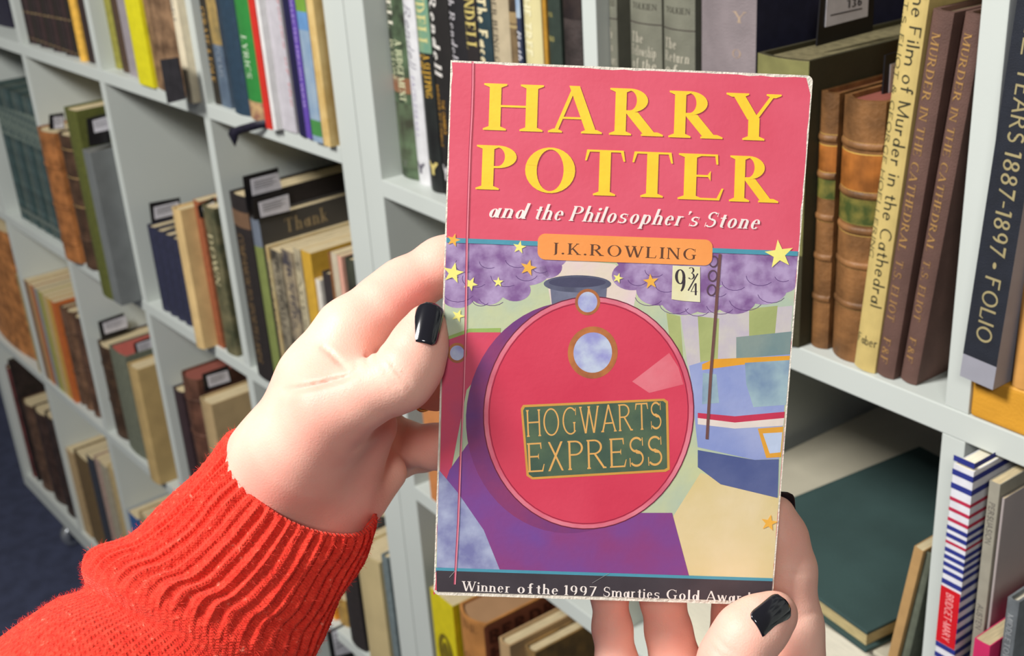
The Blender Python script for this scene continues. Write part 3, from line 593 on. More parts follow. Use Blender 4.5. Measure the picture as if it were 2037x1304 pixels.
B(UR, 2, 300, 1661, 1744, (1668, 192), .006, .2, br, 'fatter calf leather volume nearest the cream film book', bands=[(306, 380, orl), (396, 448, gr), (304, 306, (206, 168, 84)), (380, 382, (206, 168, 84)), (282, 283, (186, 150, 80)), (398, 399.5, (206, 180, 96)), (446, 447.5, (206, 180, 96)), (468, 469.5, (186, 150, 80)), (537, 538, (150, 116, 66)), (619, 620, (150, 116, 66))], ribs=[290, 388, 460, 530, 612], **lw)
B(UR, 2, 560, 1718, 1762, (1812, -70), .002, .2, paper((196, 174, 110)), 'cream jacketed film book with dark lettering, leaning right', lean=math.radians(4.9), texts=[('The Film of Murder in the Cathedral', -45, 612, .46, .9, (52, 52, 40), 'plain'), ('T.S. ELIOT & GEORGE HOELLERING', 0, 520, .0, .26, (96, 92, 62), 'plain'), ('Faber', 676, 694, .05, .95, (58, 58, 46), 'plain', 0, True)])
mu = dict(pg=M_PAGE)
tx = [('MURDER IN THE CATHEDRAL', 60, 500, .2, .62, (166, 128, 74), 'serif'), ('T.S. ELIOT', 520, 645, .2, .62, (160, 122, 74), 'serif'), ('F&F', 684, 735, .2, .62, (160, 122, 74), 'serif')]
plum = mat('plum_brown_cloth', (96, 70, 62), .75, .12, 60, .4, 1200)
B(UR, 2, 560, 1768, 1806, (1880, 25), .004, .185, plum, 'plum brown play with gilt capitals, beside the film book', lean=math.radians(5.5), texts=tx, **mu)
B(UR, 2, 560, 1823, 1858, (1938, 30), .008, .185, plum, 'second plum brown play with gilt capitals, next to the upright', lean=math.radians(6.0), texts=tx, **mu)
B(UR, 2, 20, 1853, 1868, None, .2, .15, paper((110, 50, 90)), 'purple paperback standing behind the plays', kind='soft', h=.285)
B(UR, 2, 20, 1869, 1900, None, .2, .15, paper((44, 52, 96)), 'royal blue book standing behind the plays', kind='soft', h=.28)
X = UR.onY(1640, 92, .0)[0]
label_card(UR, UR.onY(1604, 110, .02)[0]+.001, [(1625, 92), (1636, -40), (1742, -60), (1736, 62)], [(1640, 54), (1645, -30), (1728, -45), (1724, 32)], 'large black label holder on the olive volume reading 136', num='136')
label_card(UR, UR.onY(1741, 200, .03)[0], [(1755, 204), (1762, 110), (1830, 88), (1826, 180)], [(1766, 194), (1770, 128), (1826, 108), (1822, 176)], 'black label holder between the calf volume and the film book')
# right cubby, above shelf: folio slipcase on an amber book
amb = UR.onZ(1924, 728, R_SH[2]+TH+.038+.0022)
zt = R_SH[2]+TH+.0022
ar = empty('book', unitM(UR, [-.3415, .0, zt])); tag(ar, 'amber yellow book lying flat under the black folio slipcase', 'book')
bevbox('cover', (0, .27, 0, .2, 0, .0285), mat('amber_leatherette', (206, 148, 46), .55, .06, 40, .3, 500), ar, .003, 3)
bevbox('page_block', (.268, .2712, .004, .196, .004, .025), M_PAGE, ar, .0005)
B(UR, 2, 560, 1938, 2011, (2010, -60), -.012, .22, mat('grey_slipcase', (150, 150, 160), .6, .08, 30), 'black folio with large gilt capitals in a grey slipcase, standing on the amber book', lean=math.radians(3.2), kind='box', pg=mat('grey_slipcase', (150, 150, 160), .6, .08, 30), z0=zt+.029,
  bands=[(-500, 727, cloth((28, 32, 42)))],
  texts=[(s_, a_, b_, .3, .74, (160, 148, 108), 'sans') for s_, a_, b_ in (('JUBILEE', -150, 104), ('YEARS', 128, 277), ('1887-1897', 296, 508), ('*', 522, 536), ('FOLIO', 554, 688))])
B(UR, 2, 560, 2034, 2070, (2030, -60), -.0, .2, paper((205, 150, 80)), 'peach coloured book behind the folio slipcase at the right edge', z0=zt+.029, h=.26)

# below: cubby under the fiction row
B(UR, 1, 880, 846, 905, (846, 800), .0, .17, paper((196, 128, 76)), 'sandy orange paperback glimpsed behind the fingers', kind='soft')
B(UR, 1, 900, 920, 990, (900, 760), .02, .17, cloth((120, 90, 60)), 'brown book hidden behind the red paperback', )
# middle cubby: flat pile and leaning books
zb = R_SH[1]+TH+.0022
fr = empty('book', unitM(UR, [-.668, .035, zb])); tag(fr, 'very large beige book lying flat under the green one', 'book')
hh = (EYE-.603)-zb
bevbox('cover', (0, .26, 0, .34, hh-.004, hh), mat('beige_cloth', (186, 180, 160), .75, .05, 20), fr)
bevbox('back_cover', (0, .26, 0, .34, 0, .004), mat('beige_cloth', (186, 180, 160), .75, .05, 20), fr)
bevbox('spine', (0, .004, 0, .34, .004, hh-.004), mat('beige_cloth', (186, 180, 160), .75, .05, 20), fr)
bevbox('page_block', (.004, .254, .005, .335, .004, hh-.004), mat('pale_page_edges', (232, 226, 205), .8, .08, 260, .4, 700, stretch=(.3, .3, 8)), fr, .0004)
C0 = UR.onZ(1725, 1257, EYE-.583); A0 = UR.onZ(1545, 985, EYE-.583); E0 = UR.onZ(1870, 855, EYE-.583); D0 = UR.onZ(1790, 1220, EYE-.583)
GREEN = (C0, A0, E0, D0)
dx = (D0-C0)[:2]; ang = math.atan2(E0[1]-A0[1], E0[0]-A0[0])
gb = empty('book', unitM(UR, [C0[0], C0[1], EYE-.6025], 0, ang)); tag(gb, 'old dark green clothbound book lying flat on the beige one', 'book')
gm = mat('bottle_green_cloth', (52, 74, 72), .8, .14, 14, .4, 1100, detail=8)
L1 = .235; W1 = .17     # spine runs away from the lens; fore edge and tail towards it
for nm_, z0_, z1_ in (('cover', .0165, .0195), ('back_cover', 0, .003)): bevbox(nm_, (-.0, L1, 0, W1, z0_, z1_), gm, gb, .001)
bevbox('page_block', (.004, L1-.004, .004, W1-.002, .003, .0165), mat('old_page_edges', (196, 178, 128), .85, .2, 300, .6, 600, stretch=(.3, .3, 8)), gb, .0004)
bevbox('spine', (0, L1, W1-.002, W1+.001, .0, .0195), gm, gb, .0008)
B(UR, 1, 1180, 1796, 1815, (1826, 1092), .01, .10, paper((176, 140, 92)), 'tan edged thin book leaning against the upright, left of two', lean=math.radians(8), kind='soft')
B(UR, 1, 1180, 1817, 1836, (1846, 1100), .014, .10, cloth((92, 98, 84)), 'grey green thin book leaning against the upright', lean=math.radians(7))
# right cubby below
st = B(UR, 1, 1000, 1889, 1931, (1898, 904), -.02, .17, paper((216, 216, 222)), 'paperback with navy and crimson stripes wrapping its spine', kind='soft', pg=M_PAGEW, bands=[])
def book_dims(r):
    c = [o for o in r.children if o.name.startswith('cover')][0]; a = np.array([v.co for v in c.data.vertices]); return a.max(0)
w_, d_, h_ = book_dims(st)
zof = lambda py: UR.onY(1895, py, -.02)[2]-(R_SH[1]+TH+.0022)
nav, crm = paper((44, 52, 128)), paper((178, 42, 72))
for y, th, m in [(908, 8, nav), (936, 8, nav), (964, 8, nav), (991, 5, crm), (1013, 5, crm), (1034, 5, crm), (1051, 6, nav), (1067, 6, nav), (1081, 4, crm), (1097, 6, nav), (1112, 6, nav), (1127, 6, nav), (1143, 6, nav), (1163, 7, nav), (1185, 7, nav), (1207, 7, nav), (1229, 7, nav), (1251, 7, nav), (1273, 7, nav), (1296, 7, nav), (1318, 7, nav), (1340, 7, nav)]:
    z1, z0 = zof(y-th*.72), zof(y+th*.72); mb = MB()
    mb.add([(-.0002, -.0002, z0), (w_+.0003, -.0002, z0), (w_+.0003, -.0002, z1), (-.0002, -.0002, z1), (w_+.0003, d_, z0), (w_+.0003, d_, z1)], [(0, 1, 2, 3), (1, 4, 5, 2)])
    mk('stripe', mb.v, mb.f, m, st)
z1, z0 = zof(1173), zof(1290)
v, f = polymesh([[(-.0002, z0), (w_, z0), (w_, z1), (-.0002, z1)]], lambda x, z: (x, -.0004, z)); mk('red_spine_label', v, f, paper((196, 24, 34)), st)
P_, W__ = text_polys('BRIDGET-MARY', 'sans'); k = (z1-z0)*.84/W__
v, f = polymesh([[(w_*.3+b*w_*.4, z1-(z1-z0)*.08-a*k) for a, b in p] for p in P_], lambda x, z: (x, -.0006, z), (0, -1, 0)); mk('lettering', v, f, paper((236, 170, 170)), st)
B(UR, 1, 1000, 1963, 1986, (1968, 955), -.014, .17, paper((150, 146, 132)), 'thin putty grey paperback right of the striped one', kind='soft', texts=[('PERSUASION', 1000, 1085, .2, .75, (104, 100, 94), 'sans'), ('AUSTEN', 1215, 1265, .2, .75, (104, 100, 94), 'sans')])
B(UR, 1, 1000, 1992, 1998, (1998, 992), -.012, .2, mat('mauve_grey_board', (170, 160, 158), .6, .04, 20), 'tall thin mauve grey folder with a large letter, right edge', kind='soft', facetexts=[('D', .03, .05, .19, .215, (70, 64, 66), 'serif')])
B(UR, 1, 1200, 1946, 1980, (1952, 1276), -.045, .1, paper((214, 50, 104)), 'bright pink notebook at the bottom right', kind='soft')
B(UR, 1, 1220, 1999, 2024, (2008, 1190), -.04, .12, cloth((112, 118, 122)), 'short grey book with pale capitals at the right edge', pg=M_PAGEW, texts=[('MIDDLETOWN', 1222, 1330, .25, .75, (170, 174, 176), 'sans')])
# lower left cubby of the right bookcase, below the red paperback
ys = B(UR, 0, 1250, 863, 904, (852, 1166), -.01, .17, paper((208, 192, 26)), 'bright yellow paperback with a dark oval, beside the thick post below', kind='soft')
w_, d_, h_ = book_dims(ys); zo = lambda py: UR.onY(885, py, -.01)[2]-(R_SH[0]+TH+.0022)
g = G(.18, .1, 0); g.O(.5, .5, .34, .5); g.O(.5, .5, .15, .3)
v, f = polymesh([[(a*w_, zo(1330)+b*(zo(1262)-zo(1330))) for a, b in p] for p in g.p], lambda x, z: (x, -.0002, z), (0, -1, 0)); mk('oval_emblem', v, f, paper((112, 98, 22)), ys)
bb = B(UR, 0, 1250, 905, 953, (904, 1208), -.012, .2, mat('sienna_leather', (176, 120, 64), .6, .15, 40), 'box like ochre leather volume with dark capitals on its side', kind='round', pg=mat('buff_leather_top', (158, 122, 88), .7, .06, 30), texts=[('THE', 1236, 1250, .35, .8, (110, 76, 44), 'serif', 0, True), ('OF', 1296, 1310, .3, .8, (100, 70, 44), 'serif', 0, True)])
w_, d_, h_ = book_dims(bb)
v, f = polymesh([[(.006, .002), (d_-.002, .002), (d_-.002, h_-.002), (.006, h_-.002)]], lambda y, z: (w_+.0002, y, z)); mk('side_label', v, f, mat('terracotta_paper', (150, 88, 62), .6, .15, 50), bb)
for s, z0, z1 in (('BERDROPS', h_-.028, h_-.01), ('HELLAS', h_-.052, h_-.034)):
    P_, W__ = text_polys(s, 'fat'); k = .15/W__
    v, f = polymesh([[(.012+a*k, z0+b*(z1-z0)) for a, b in p] for p in P_], lambda y, z: (w_+.0005, y, z), (1, 0, 0)); mk('lettering', v, f, paper((96, 52, 38)), bb)
B(UR, 0, 1290, 990, 1010, (985, 1266), .0, .2, mat('fawn_cloth', (176, 146, 106), .7, .06, 20), 'low fawn book in front of the label holder below the red paperback')
B(UR, 0, 1290, 1030, 1060, (1060, 1300), .02, .2, mottle((150, 118, 70), (110, 90, 60)), 'orange brown book under the label holder at the bottom', )
label_card(UR, UR.onY(1020, 1250, .02)[0], [(1048, 1320), (1036, 1264), (1104, 1232), (1112, 1282)], [(1056, 1304), (1044, 1268), (1102, 1238), (1108, 1275)], 'black label holder with white label below the red paperback')
B(UR, 0, 1250, 1150, 1230, (1120, 1300), .03, .2, mottle((130, 110, 80), (90, 80, 60)), 'brown volume low behind the fingers at the bottom')
# ------------------------------------------------------------------ the held paperback
BR = np.array([[.99897035, -.04064856, -.02014758], [.03697945, .98683565, -.15744179], [.02628214, .15653463, .98732272]])
BT = np.array([-.02168431, -.09450886, .43275524]); BW, BH, BTH = .129, .198, .0155
def cov(px, py):            # image point read on the front cover -> cover coordinates (x right, y up from the lower edge), metres
    d = np.array([px-CX, py-CY, FPX]); n = BR[:, 2]; t = (n @ BT)/(n @ d); l = BR.T @ (d*t-BT); return (l[0], BH-l[1])
c6 = lambda x, y: cov(860+x/2.6115, 100+y/2.6115)
c7 = lambda x, y: cov(860+x/1.7615, 480+y/1.7615)
org = RC.T @ (BR @ np.array([0, BH, 0])+BT)+EYEV
ax = RC.T @ BR[:, 0]; ay = -(RC.T @ BR[:, 1]); az = -(RC.T @ BR[:, 2])
HB = empty('paperback_book', Matrix([[ax[i], ay[i], az[i], org[i]] for i in range(3)]+[[0, 0, 0, 1]]))
tag(HB, 'worn crimson paperback with yellow title and red locomotive picture, held upright in both hands', 'book')
edge = mat('worn_white_edge', (226, 218, 204), .8, .12, 250, .5, 700)
def rr(x0, x1, y0, y1, r, n=5, which=(1, 1, 1, 1)):
    out = []
    for (cx, cy, a0, wh) in ((x1-r, y0+r, -90, which[0]), (x1-r, y1-r, 0, which[1]), (x0+r, y1-r, 90, which[2]), (x0+r, y0+r, 180, which[3])):
        if not wh: out.append((cx+r*(1 if a0 in (-90, 0) else -1), cy+r*(1 if a0 in (0, 90) else -1))); continue
        for k in range(n+1): a = math.radians(a0+90*k/n); out.append((cx+r*math.cos(a), cy+r*math.sin(a)))
    return out
def plate(name, pts, z0, z1, m, parent, side=None):
    n = len(pts); v = [(x, y, z0) for x, y in pts]+[(x, y, z1) for x, y in pts]
    f = [tuple(range(n))[::-1], tuple(range(n, 2*n))]+[(i, (i+1) % n, (i+1) % n+n, i+n) for i in range(n)]
    o = mk(name, v, f, [m, side or m], parent)
    for i, p in enumerate(o.data.polygons): p.material_index = 0 if i < 2 else 1
    return o
gl = dict(coat=.0)
def ink(c, c2=None, vs=120., key='cover_ink'): return mat(key, c, .42, .035 if c2 is None else 0, vs, .04, 500, .45, col2=c2)
CRIM = ink((216, 82, 104), (222, 92, 114), 30)
# worn rims: slightly ragged outline
pts = []
o0 = rr(0, BW, 0, BH, .0022, 5, (1, 1, 0, 1))
plate('front_cover', o0, -.0004, 0, edge, HB)
plate('back_cover', rr(0, BW, 0, BH, .002), -BTH, -BTH+.0004, edge, HB)
plate('spine', [(0, 0), (.0005, 0), (.0005, BH), (0, BH)], -BTH+.0003, -.0003, ink((206, 66, 92)), HB)
mb = MB(); mb.box(.0006, BW-.0012, .0008, BH-.0008, -BTH+.0005, -.0006)
mk('page_block', mb.v, mb.f, mat('yellowed_pages', (214, 200, 162), .85, .14, 300, .6, 800, stretch=(.2, .2, 8)), HB)
LZ = [0.]
def layer(name, polys, m, dz=.000004):
    LZ[0] += dz; z = LZ[0]; v, f = polymesh(polys, lambda x, y: (x, y, z), (0, 0, .08)); return mk(name, v, f, m, HB)
def arcpts(cx, cy, rx, ry, n=48, a0=0, a1=360): return [(cx+rx*math.cos(math.radians(a0+(a1-a0)*k/n)), cy+ry*math.sin(math.radians(a0+(a1-a0)*k/n))) for k in range(n+(a1-a0 < 360))]
def ringp(cx, cy, rx, ry, w, n=60, a0=0, a1=360):
    out = []
    for k in range(n):
        a, b = math.radians(a0+(a1-a0)*k/n), math.radians(a0+(a1-a0)*(k+1)/n)
        out.append([(cx+rx*math.cos(a), cy+ry*math.sin(a)), (cx+rx*math.cos(b), cy+ry*math.sin(b)), (cx+(rx-w)*math.cos(b), cy+(ry-w)*math.sin(b)), (cx+(rx-w)*math.cos(a), cy+(ry-w)*math.sin(a))])
    return out
def strk(pts, w):
    out = []
    for (x0, y0), (x1, y1) in zip(pts, pts[1:]):
        d = math.hypot(x1-x0, y1-y0) or 1; nx, ny = -(y1-y0)/d*w/2, (x1-x0)/d*w/2
        out.append([(x0+nx, y0+ny), (x0-nx, y0-ny), (x1-nx, y1-ny), (x1+nx, y1+ny)])
    return out
def M(f, L): return [f(*p) for p in L]
mg = .0006
rag = random.Random(3)
def ragged(x0, x1, y0, y1, amp=.0004, step=.004):
    P = []
    def side(ax, ay, bx, by):
        n = int(math.hypot(bx-ax, by-ay)/step)
        for k in range(n):
            t = k/n; j = rag.random()**3*amp; nx, ny = -(by-ay), bx-ax; l = math.hypot(nx, ny); P.append((ax+(bx-ax)*t+nx/l*j, ay+(by-ay)*t+ny/l*j))
    side(x0, y0, x1-.002, y0); side(x1-.002, y0, x1, y0+.002); side(x1, y0+.002, x1, y1-.002); side(x1, y1-.002, x1-.002, y1); side(x1-.002, y1, x0, y1); side(x0, y1, x0, y0)
    return P
yT = BH-.0636; yB = BH-.1883      # teal lines
layer('crimson_ground', [ragged(.0005, BW-.0004, .0018, BH-.0007)], CRIM)
x0_, x1_ = .0006, BW-.0006
layer('picture_ground', [[(x0_, yB), (x1_, yB), (x1_, yT), (x0_, yT)]], ink((196, 202, 158), (176, 192, 172), 45))
layer('picture_sky', [M(c7, [(470, 60), (640, 80), (720, 150), (700, 260), (560, 330), (420, 240), (400, 130)])], ink((224, 200, 206), (222, 208, 190), 60))
# columns and pale wall
layer('pale_wall', [M(c7, [(870, 260), (1262, 225), (1250, 430), (900, 470)])], ink((190, 180, 196), (204, 198, 190), 80))
layer('green_column', [M(c7, q) for q in ([(930, 262), (1005, 270), (1000, 420), (940, 440)], [(1110, 235), (1210, 225), (1200, 330), (1110, 340)], [(820, 250), (868, 262), (880, 420), (830, 330)])], ink((176, 184, 122), (160, 170, 110), 60))
# smoke
sm = []
for (x, y, r) in [(60, 150, 90), (130, 110, 100), (220, 120, 110), (330, 90, 90), (400, 90, 55), (90, 190, 60), (190, 180, 60), (290, 170, 55), (120, 40, 110), (250, 40, 120), (360, 40, 70), (60, 60, 90), (430, 60, 40)]: sm.append(M(c7, arcpts(x, y, r, r*.72, 26)))
for (x, y, r) in [(700, 120, 75), (790, 170, 80), (880, 200, 85), (960, 200, 75), (1060, 200, 80), (1160, 160, 90), (1225, 140, 60), (760, 90, 90), (900, 130, 120), (1120, 110, 120), (1050, 70, 130), (1200, 90, 110), (840, 60, 120), (700, 60, 60)]: sm.append(M(c7, arcpts(x, y, r*.95, r*.68, 26)))
def clip(P):
    return [(min(max(x, x0_), x1_), min(max(y, yB), yT)) for x, y in P]
layer('purple_smoke', [clip(P) for P in sm], mat('smoke_ink', (128, 92, 146), .45, 0, 130, .04, 500, .4, col2=(178, 156, 196), detail=12))
for q in ([(240, 60), (300, 40), (370, 90), (300, 140), (240, 120)], [(1020, 60), (1262, 70), (1262, 110), (1100, 140), (1030, 110)]): layer('lilac_smoke', [clip(M(c7, q))], mat('smoke_ink', (206, 180, 196), .45, 0, 70, .04, 500, .4, col2=(170, 140, 180), detail=9), 0)
curl = []
for (x, y, r, a0, a1) in [(90, 170, 60, 190, 350), (150, 130, 45, 160, 330), (210, 190, 50, 200, 340), (260, 120, 55, 180, 320), (330, 110, 40, 200, 360), (120, 80, 40, 150, 300), (300, 60, 45, 190, 330), (200, 70, 35, 180, 320), (70, 110, 30, 180, 340), (380, 90, 30, 200, 340), (170, 205, 30, 190, 350),
                          (760, 190, 50, 190, 340), (850, 215, 55, 190, 350), (930, 230, 45, 190, 350), (1010, 220, 50, 190, 340), (1100, 200, 60, 190, 350), (1190, 180, 50, 190, 340), (820, 150, 40, 180, 330), (900, 160, 45, 190, 340), (1060, 140, 45, 180, 330), (1150, 120, 50, 180, 340), (720, 130, 35, 190, 340), (1000, 170, 35, 190, 340), (1230, 120, 30, 190, 330), (780, 100, 35, 180, 330)]:
    curl += strk(M(c7, [(x+r*math.cos(math.radians(a)), y-r*.7*math.sin(math.radians(a))) for a in range(a0, a1, 20)]), .00022)
layer('smoke_lines', [clip(p) for p in curl], ink((92, 62, 116)), 2e-6)['kind'] = 'stuff'
# platform, coach
layer('sand_platform', [clip(M(c7, q)) for q in ([(940, 810), (1215, 895), (1190, 1215), (900, 1200), (820, 1000)],)], ink((216, 196, 140), (226, 208, 168), 30))
layer('coach_roof', [clip(M(c7, [(1065, 335), (1260, 315), (1255, 400), (1065, 410)]))], ink((112, 138, 142), (134, 150, 146), 50))
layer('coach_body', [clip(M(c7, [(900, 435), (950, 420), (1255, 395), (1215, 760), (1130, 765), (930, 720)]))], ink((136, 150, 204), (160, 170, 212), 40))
layer('coach_trim', [clip(M(c7, [(945, 430), (985, 412), (1255, 400), (1255, 418), (1080, 432), (945, 450)]))], ink((226, 160, 52)))
layer('coach_window', [clip(M(c7, q)) for q in ([(1095, 425), (1252, 415), (1240, 572), (1125, 580), (1100, 500)], [(948, 460), (995, 465), (1005, 565), (945, 570)])], ink((170, 196, 200), (112, 136, 170), 50))
layer('coach_stripe', [clip(M(c7, [(930, 600), (1060, 612), (1235, 596), (1233, 618), (1060, 634), (930, 618)]))], ink((196, 56, 84)))
layer('coach_stripe', [clip(M(c7, [(930, 618), (1060, 634), (1233, 618), (1230, 645), (1060, 655), (930, 640)]))], ink((226, 214, 206)))
layer('coach_lamp', [clip(M(c7, [(1140, 655), (1230, 648), (1222, 755), (1170, 758)]))], ink((222, 160, 60)))
layer('coach_lamp_glass', [clip(M(c7, [(1158, 672), (1226, 668), (1220, 738), (1182, 742)]))], ink((186, 200, 226)))
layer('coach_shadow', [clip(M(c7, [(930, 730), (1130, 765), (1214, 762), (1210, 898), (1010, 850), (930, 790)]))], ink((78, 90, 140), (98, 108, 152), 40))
# locomotive: a plain round front
layer('carriage_side', [clip(M(c7, [(38, 345), (130, 315), (240, 318), (200, 420), (120, 520), (60, 830), (25, 840)]))], ink((214, 74, 98), (190, 76, 110), 40))
layer('carriage_roof', [clip(M(c7, [(38, 338), (130, 305), (240, 303), (238, 318), (130, 318), (38, 350)]))], ink((150, 176, 96)))
cxy = c7(548, 606); rx = (c7(915, 606)[0]-c7(180, 606)[0])/2; ry = (c7(548, 200)[1]-c7(548, 1012)[1])/2
layer('undercarriage', [clip(M(c7, [(60, 800), (200, 600), (400, 950), (840, 950), (900, 1210), (20, 1145), (15, 1000), (28, 900)]))], ink((140, 66, 124), (118, 74, 150), 30))
layer('blue_steam', [clip(M(c7, [(22, 800), (90, 880), (180, 1010), (240, 1165), (15, 1140)]))], ink((120, 122, 170), (170, 178, 206), 90))
layer('boiler_shadow', [arcpts(cxy[0]-.0065, cxy[1]-.002, rx, ry, 60)], ink((138, 62, 110), (104, 62, 128), 40))
layer('chimney', [clip(M(c7, [(412, 150), (612, 150), (606, 225), (420, 235)]))], ink((84, 86, 110), (120, 124, 146), 60))
layer('chimney', [M(c7, arcpts(508, 148, 118, 30, 36))], ink((108, 112, 136), (80, 82, 104), 60))
layer('chimney_mouth', [M(c7, arcpts(508, 143, 100, 18, 36))], ink((70, 70, 96)))
layer('locomotive_front', [arcpts(cxy[0], cxy[1], rx, ry, 72)], ink((206, 58, 84), (214, 70, 94), 22))
layer('pale_rim', ringp(cxy[0], cxy[1], rx, ry, .0016), ink((226, 132, 148), (206, 96, 118), 60))
layer('dark_rim', ringp(cxy[0], cxy[1], rx+.0003, ry+.0003, .0004), ink((110, 36, 58)))
layer('dark_rim', ringp(cxy[0], cxy[1], rx-.0018, ry-.0018, .00035), ink((150, 40, 66)))
layer('gloss_patch', [M(c7, [(700, 490), (830, 390), (862, 440), (880, 500), (760, 530)])], ink((226, 128, 140), (220, 100, 116), 40))
for (x, y, r1, r2) in ((562, 389, 88, 68), (544, 212, 44, 34), (87, 390, 34, 25)):
    a = c7(x, y); k = 1/1.7615*.000184
    layer('lamp_ring', [arcpts(a[0], a[1], r1*k, r1*k*1.06, 36)], ink((190, 120, 66), (150, 88, 60), 90))
    layer('lamp_glass', [arcpts(a[0], a[1], r2*k, r2*k*1.06, 36)], ink((190, 200, 222), (150, 150, 206), 120))
layer('plate_rim', [M(c7, [(318, 572), (812, 550), (826, 560), (832, 798), (818, 806), (350, 833), (330, 820), (310, 585)])], ink((206, 152, 72)))
layer('name_plate', [M(c7, [(324, 580), (808, 558), (818, 566), (823, 792), (812, 798), (352, 825), (338, 815), (318, 592)])], ink((86, 106, 82), (68, 90, 76), 90))
def fit_text(s, sty, f, pbl, pbr, ptl, m, name, shear=0., track=.14, letters=None):
    """fit a line of lettering: baseline from pbl to pbr, cap height towards ptl (points given through reader f)"""
    P, W_ = text_polys(s, sty, shear, track); a, b, t = np.array(f(*pbl)), np.array(f(*pbr)), np.array(f(*ptl))
    ux = (b-a)/W_; uy = t-a
    LZ[0] += 4e-6; v, f = polymesh([[tuple(a+ux*x+uy*y) for x, y in p] for p in P], lambda x, y: (x, y, LZ[0]), (0, 0, 1)); return mk(name, v, f, m, HB)
gold = ink((222, 168, 96))
fit_text('HOGWARTS', 'thin', c7, (334, 684), (803, 655), (330, 590), gold, 'plate_lettering')
fit_text('EXPRESS', 'thin', c7, (338, 808), (806, 782), (334, 706), gold, 'plate_lettering')
# lamp post and platform sign
layer('sign_post', [clip(p) for p in strk(M(c7, [(1008, 44), (992, 260), (975, 470), (962, 692)]), .0011)], ink((112, 78, 74)))
layer('scrollwork', [clip(q) for x, y in ((985, 70), (982, 120), (978, 170)) for q in ringp(*c7(x, y), .0018, .0022, .0005, 16)], ink((92, 68, 84)))
layer('platform_sign', [M(c7, [(842, 84), (938, 88), (938, 212), (880, 208), (838, 202)])], ink((224, 216, 166), (230, 226, 190), 60))
fit_text('9', 'serif', c7, (850, 178), (888, 180), (850, 96), ink((60, 52, 60)), 'sign_lettering')
fit_text('3', 'serif', c7, (897, 132), (920, 132), (897, 90), ink((60, 52, 60)), 'sign_lettering')
fit_text('4', 'serif', c7, (905, 188), (930, 188), (905, 146), ink((60, 52, 60)), 'sign_lettering')
layer('sign_lettering', strk(M(c7, [(896, 172), (930, 112)]), .0005), ink((60, 52, 60)))
# teal lines and black foot band
teal = ink((78, 150, 172))
layer('teal_line', [[(x0_, yT-.0008), (x1_, yT-.0008), (x1_, yT+.0009), (x0_, yT+.0009)]], teal)
layer('teal_line', [[(x0_, yB-.0005), (x1_, yB-.0005), (x1_, yB+.0012), (x0_, yB+.0012)]], teal)
layer('black_band', [[(x0_+.0006, .0014), (x1_, .0016), (x1_, yB), (x0_+.0002, yB)]], ink((62, 56, 62), (70, 64, 70), 60))
def star(f, x, y, r, rot=0.):
    c = f(x, y); R = r*.000184/ (1.7615 if f is c7 else 2.6115)
    return [(c[0]+R*(1 if k % 2 == 0 else .4)*math.sin(math.radians(36*k+rot)), c[1]+R*(1 if k % 2 == 0 else .4)*math.cos(math.radians(36*k+rot))) for k in range(10)]
for q in [star(c7, 73, 110, 38, 10), star(c7, 134, 148, 26, 25), star(c7, 231, 142, 19), star(c7, 650, 128, 19, 15), star(c7, 90, 260, 24, 20), star(c7, 305, 20, 24, 8), star(c7, 1215, 45, 52, -10)]: layer('yellow_star', [q], ink((240, 232, 130)), 0)
for q in [star(c7, 336, 92, 30, 12), star(c7, 765, 140, 28, -8), star(c6, 110, 985, 36, 14), star(c7, 1180, 985, 32, 8)]: layer('orange_star', [q], ink((238, 178, 74)), 0)
# author panel
P = []
a, b, t = np.array(c6(546, 1085)), np.array(c6(1452, 1118)), np.array(c6(548, 950))
Lx = np.linalg.norm(b-a); uy_ = (t-a); hh_ = np.linalg.norm(uy_)
layer('author_panel', [[tuple(a+(b-a)/Lx*x+uy_/hh_*y) for x, y in rr(0, Lx, 0, hh_, .0028, 6)]], ink((244, 158, 86), (240, 150, 78), 30))
fit_text('J.K.ROWLING', 'serif', c6, (625, 1056), (1366, 1088), (627, 998), ink((96, 62, 44)), 'author_lettering', track=.2)
# title: every capital set in its own measured box
YEL = ink((250, 206, 54))
def capital(ch, L, R_, yb, yt, tilt=.036, T=.185, t=.045, se=.09):
    P, w = glyph(ch, T, t, se); xs = [a for p in P for a, _ in p]; xa, xb = min(xs), max(xs)
    out = []
    for p in P:
        q = []
        for x, y in p:
            fx = L+(x-xa)/(xb-xa)*(R_-L); fy = yb+(fx-(L+R_)/2)*tilt-(y)*(yb-yt)
            q.append(c6(fx-(y)*(-8), fy))
        out.append(q)
    return out
T_ = []
for ch, L, R_, yb, yt in [('H', 262, 572, 418, 176), ('A', 600, 880, 430, 190), ('R', 917, 1197, 443, 200), ('R', 1225, 1507, 456, 214), ('Y', 1520, 1806, 467, 225),
                          ('P', 224, 432, 724, 494), ('O', 478, 738, 738, 508), ('T', 787, 996, 754, 518), ('T', 1033, 1244, 763, 528), ('E', 1273, 1510, 776, 538), ('R', 1540, 1796, 788, 550)]:
    T_ += capital(ch, L, R_, yb, yt)
LZ[0] += 4e-6; v, f = polymesh(T_, lambda x, y: (x, y, LZ[0]), (0, 0, 1)); mk('title_lettering', v, f, YEL, HB); LZ[0] += 5e-5
WH = ink((240, 230, 224))
for s, L, R_ in (('and', 288, 478), ('the', 524, 670), ("Philosopher's", 712, 1372), ('Stone', 1412, 1690)):
    yb = lambda x: 866+(x-288)*.0445
    fit_text(s, 'semi', c6, (L, yb(L)), (R_, yb(R_)), (L+6, yb(L)-78), WH, 'subtitle_lettering', shear=.24, track=.11)
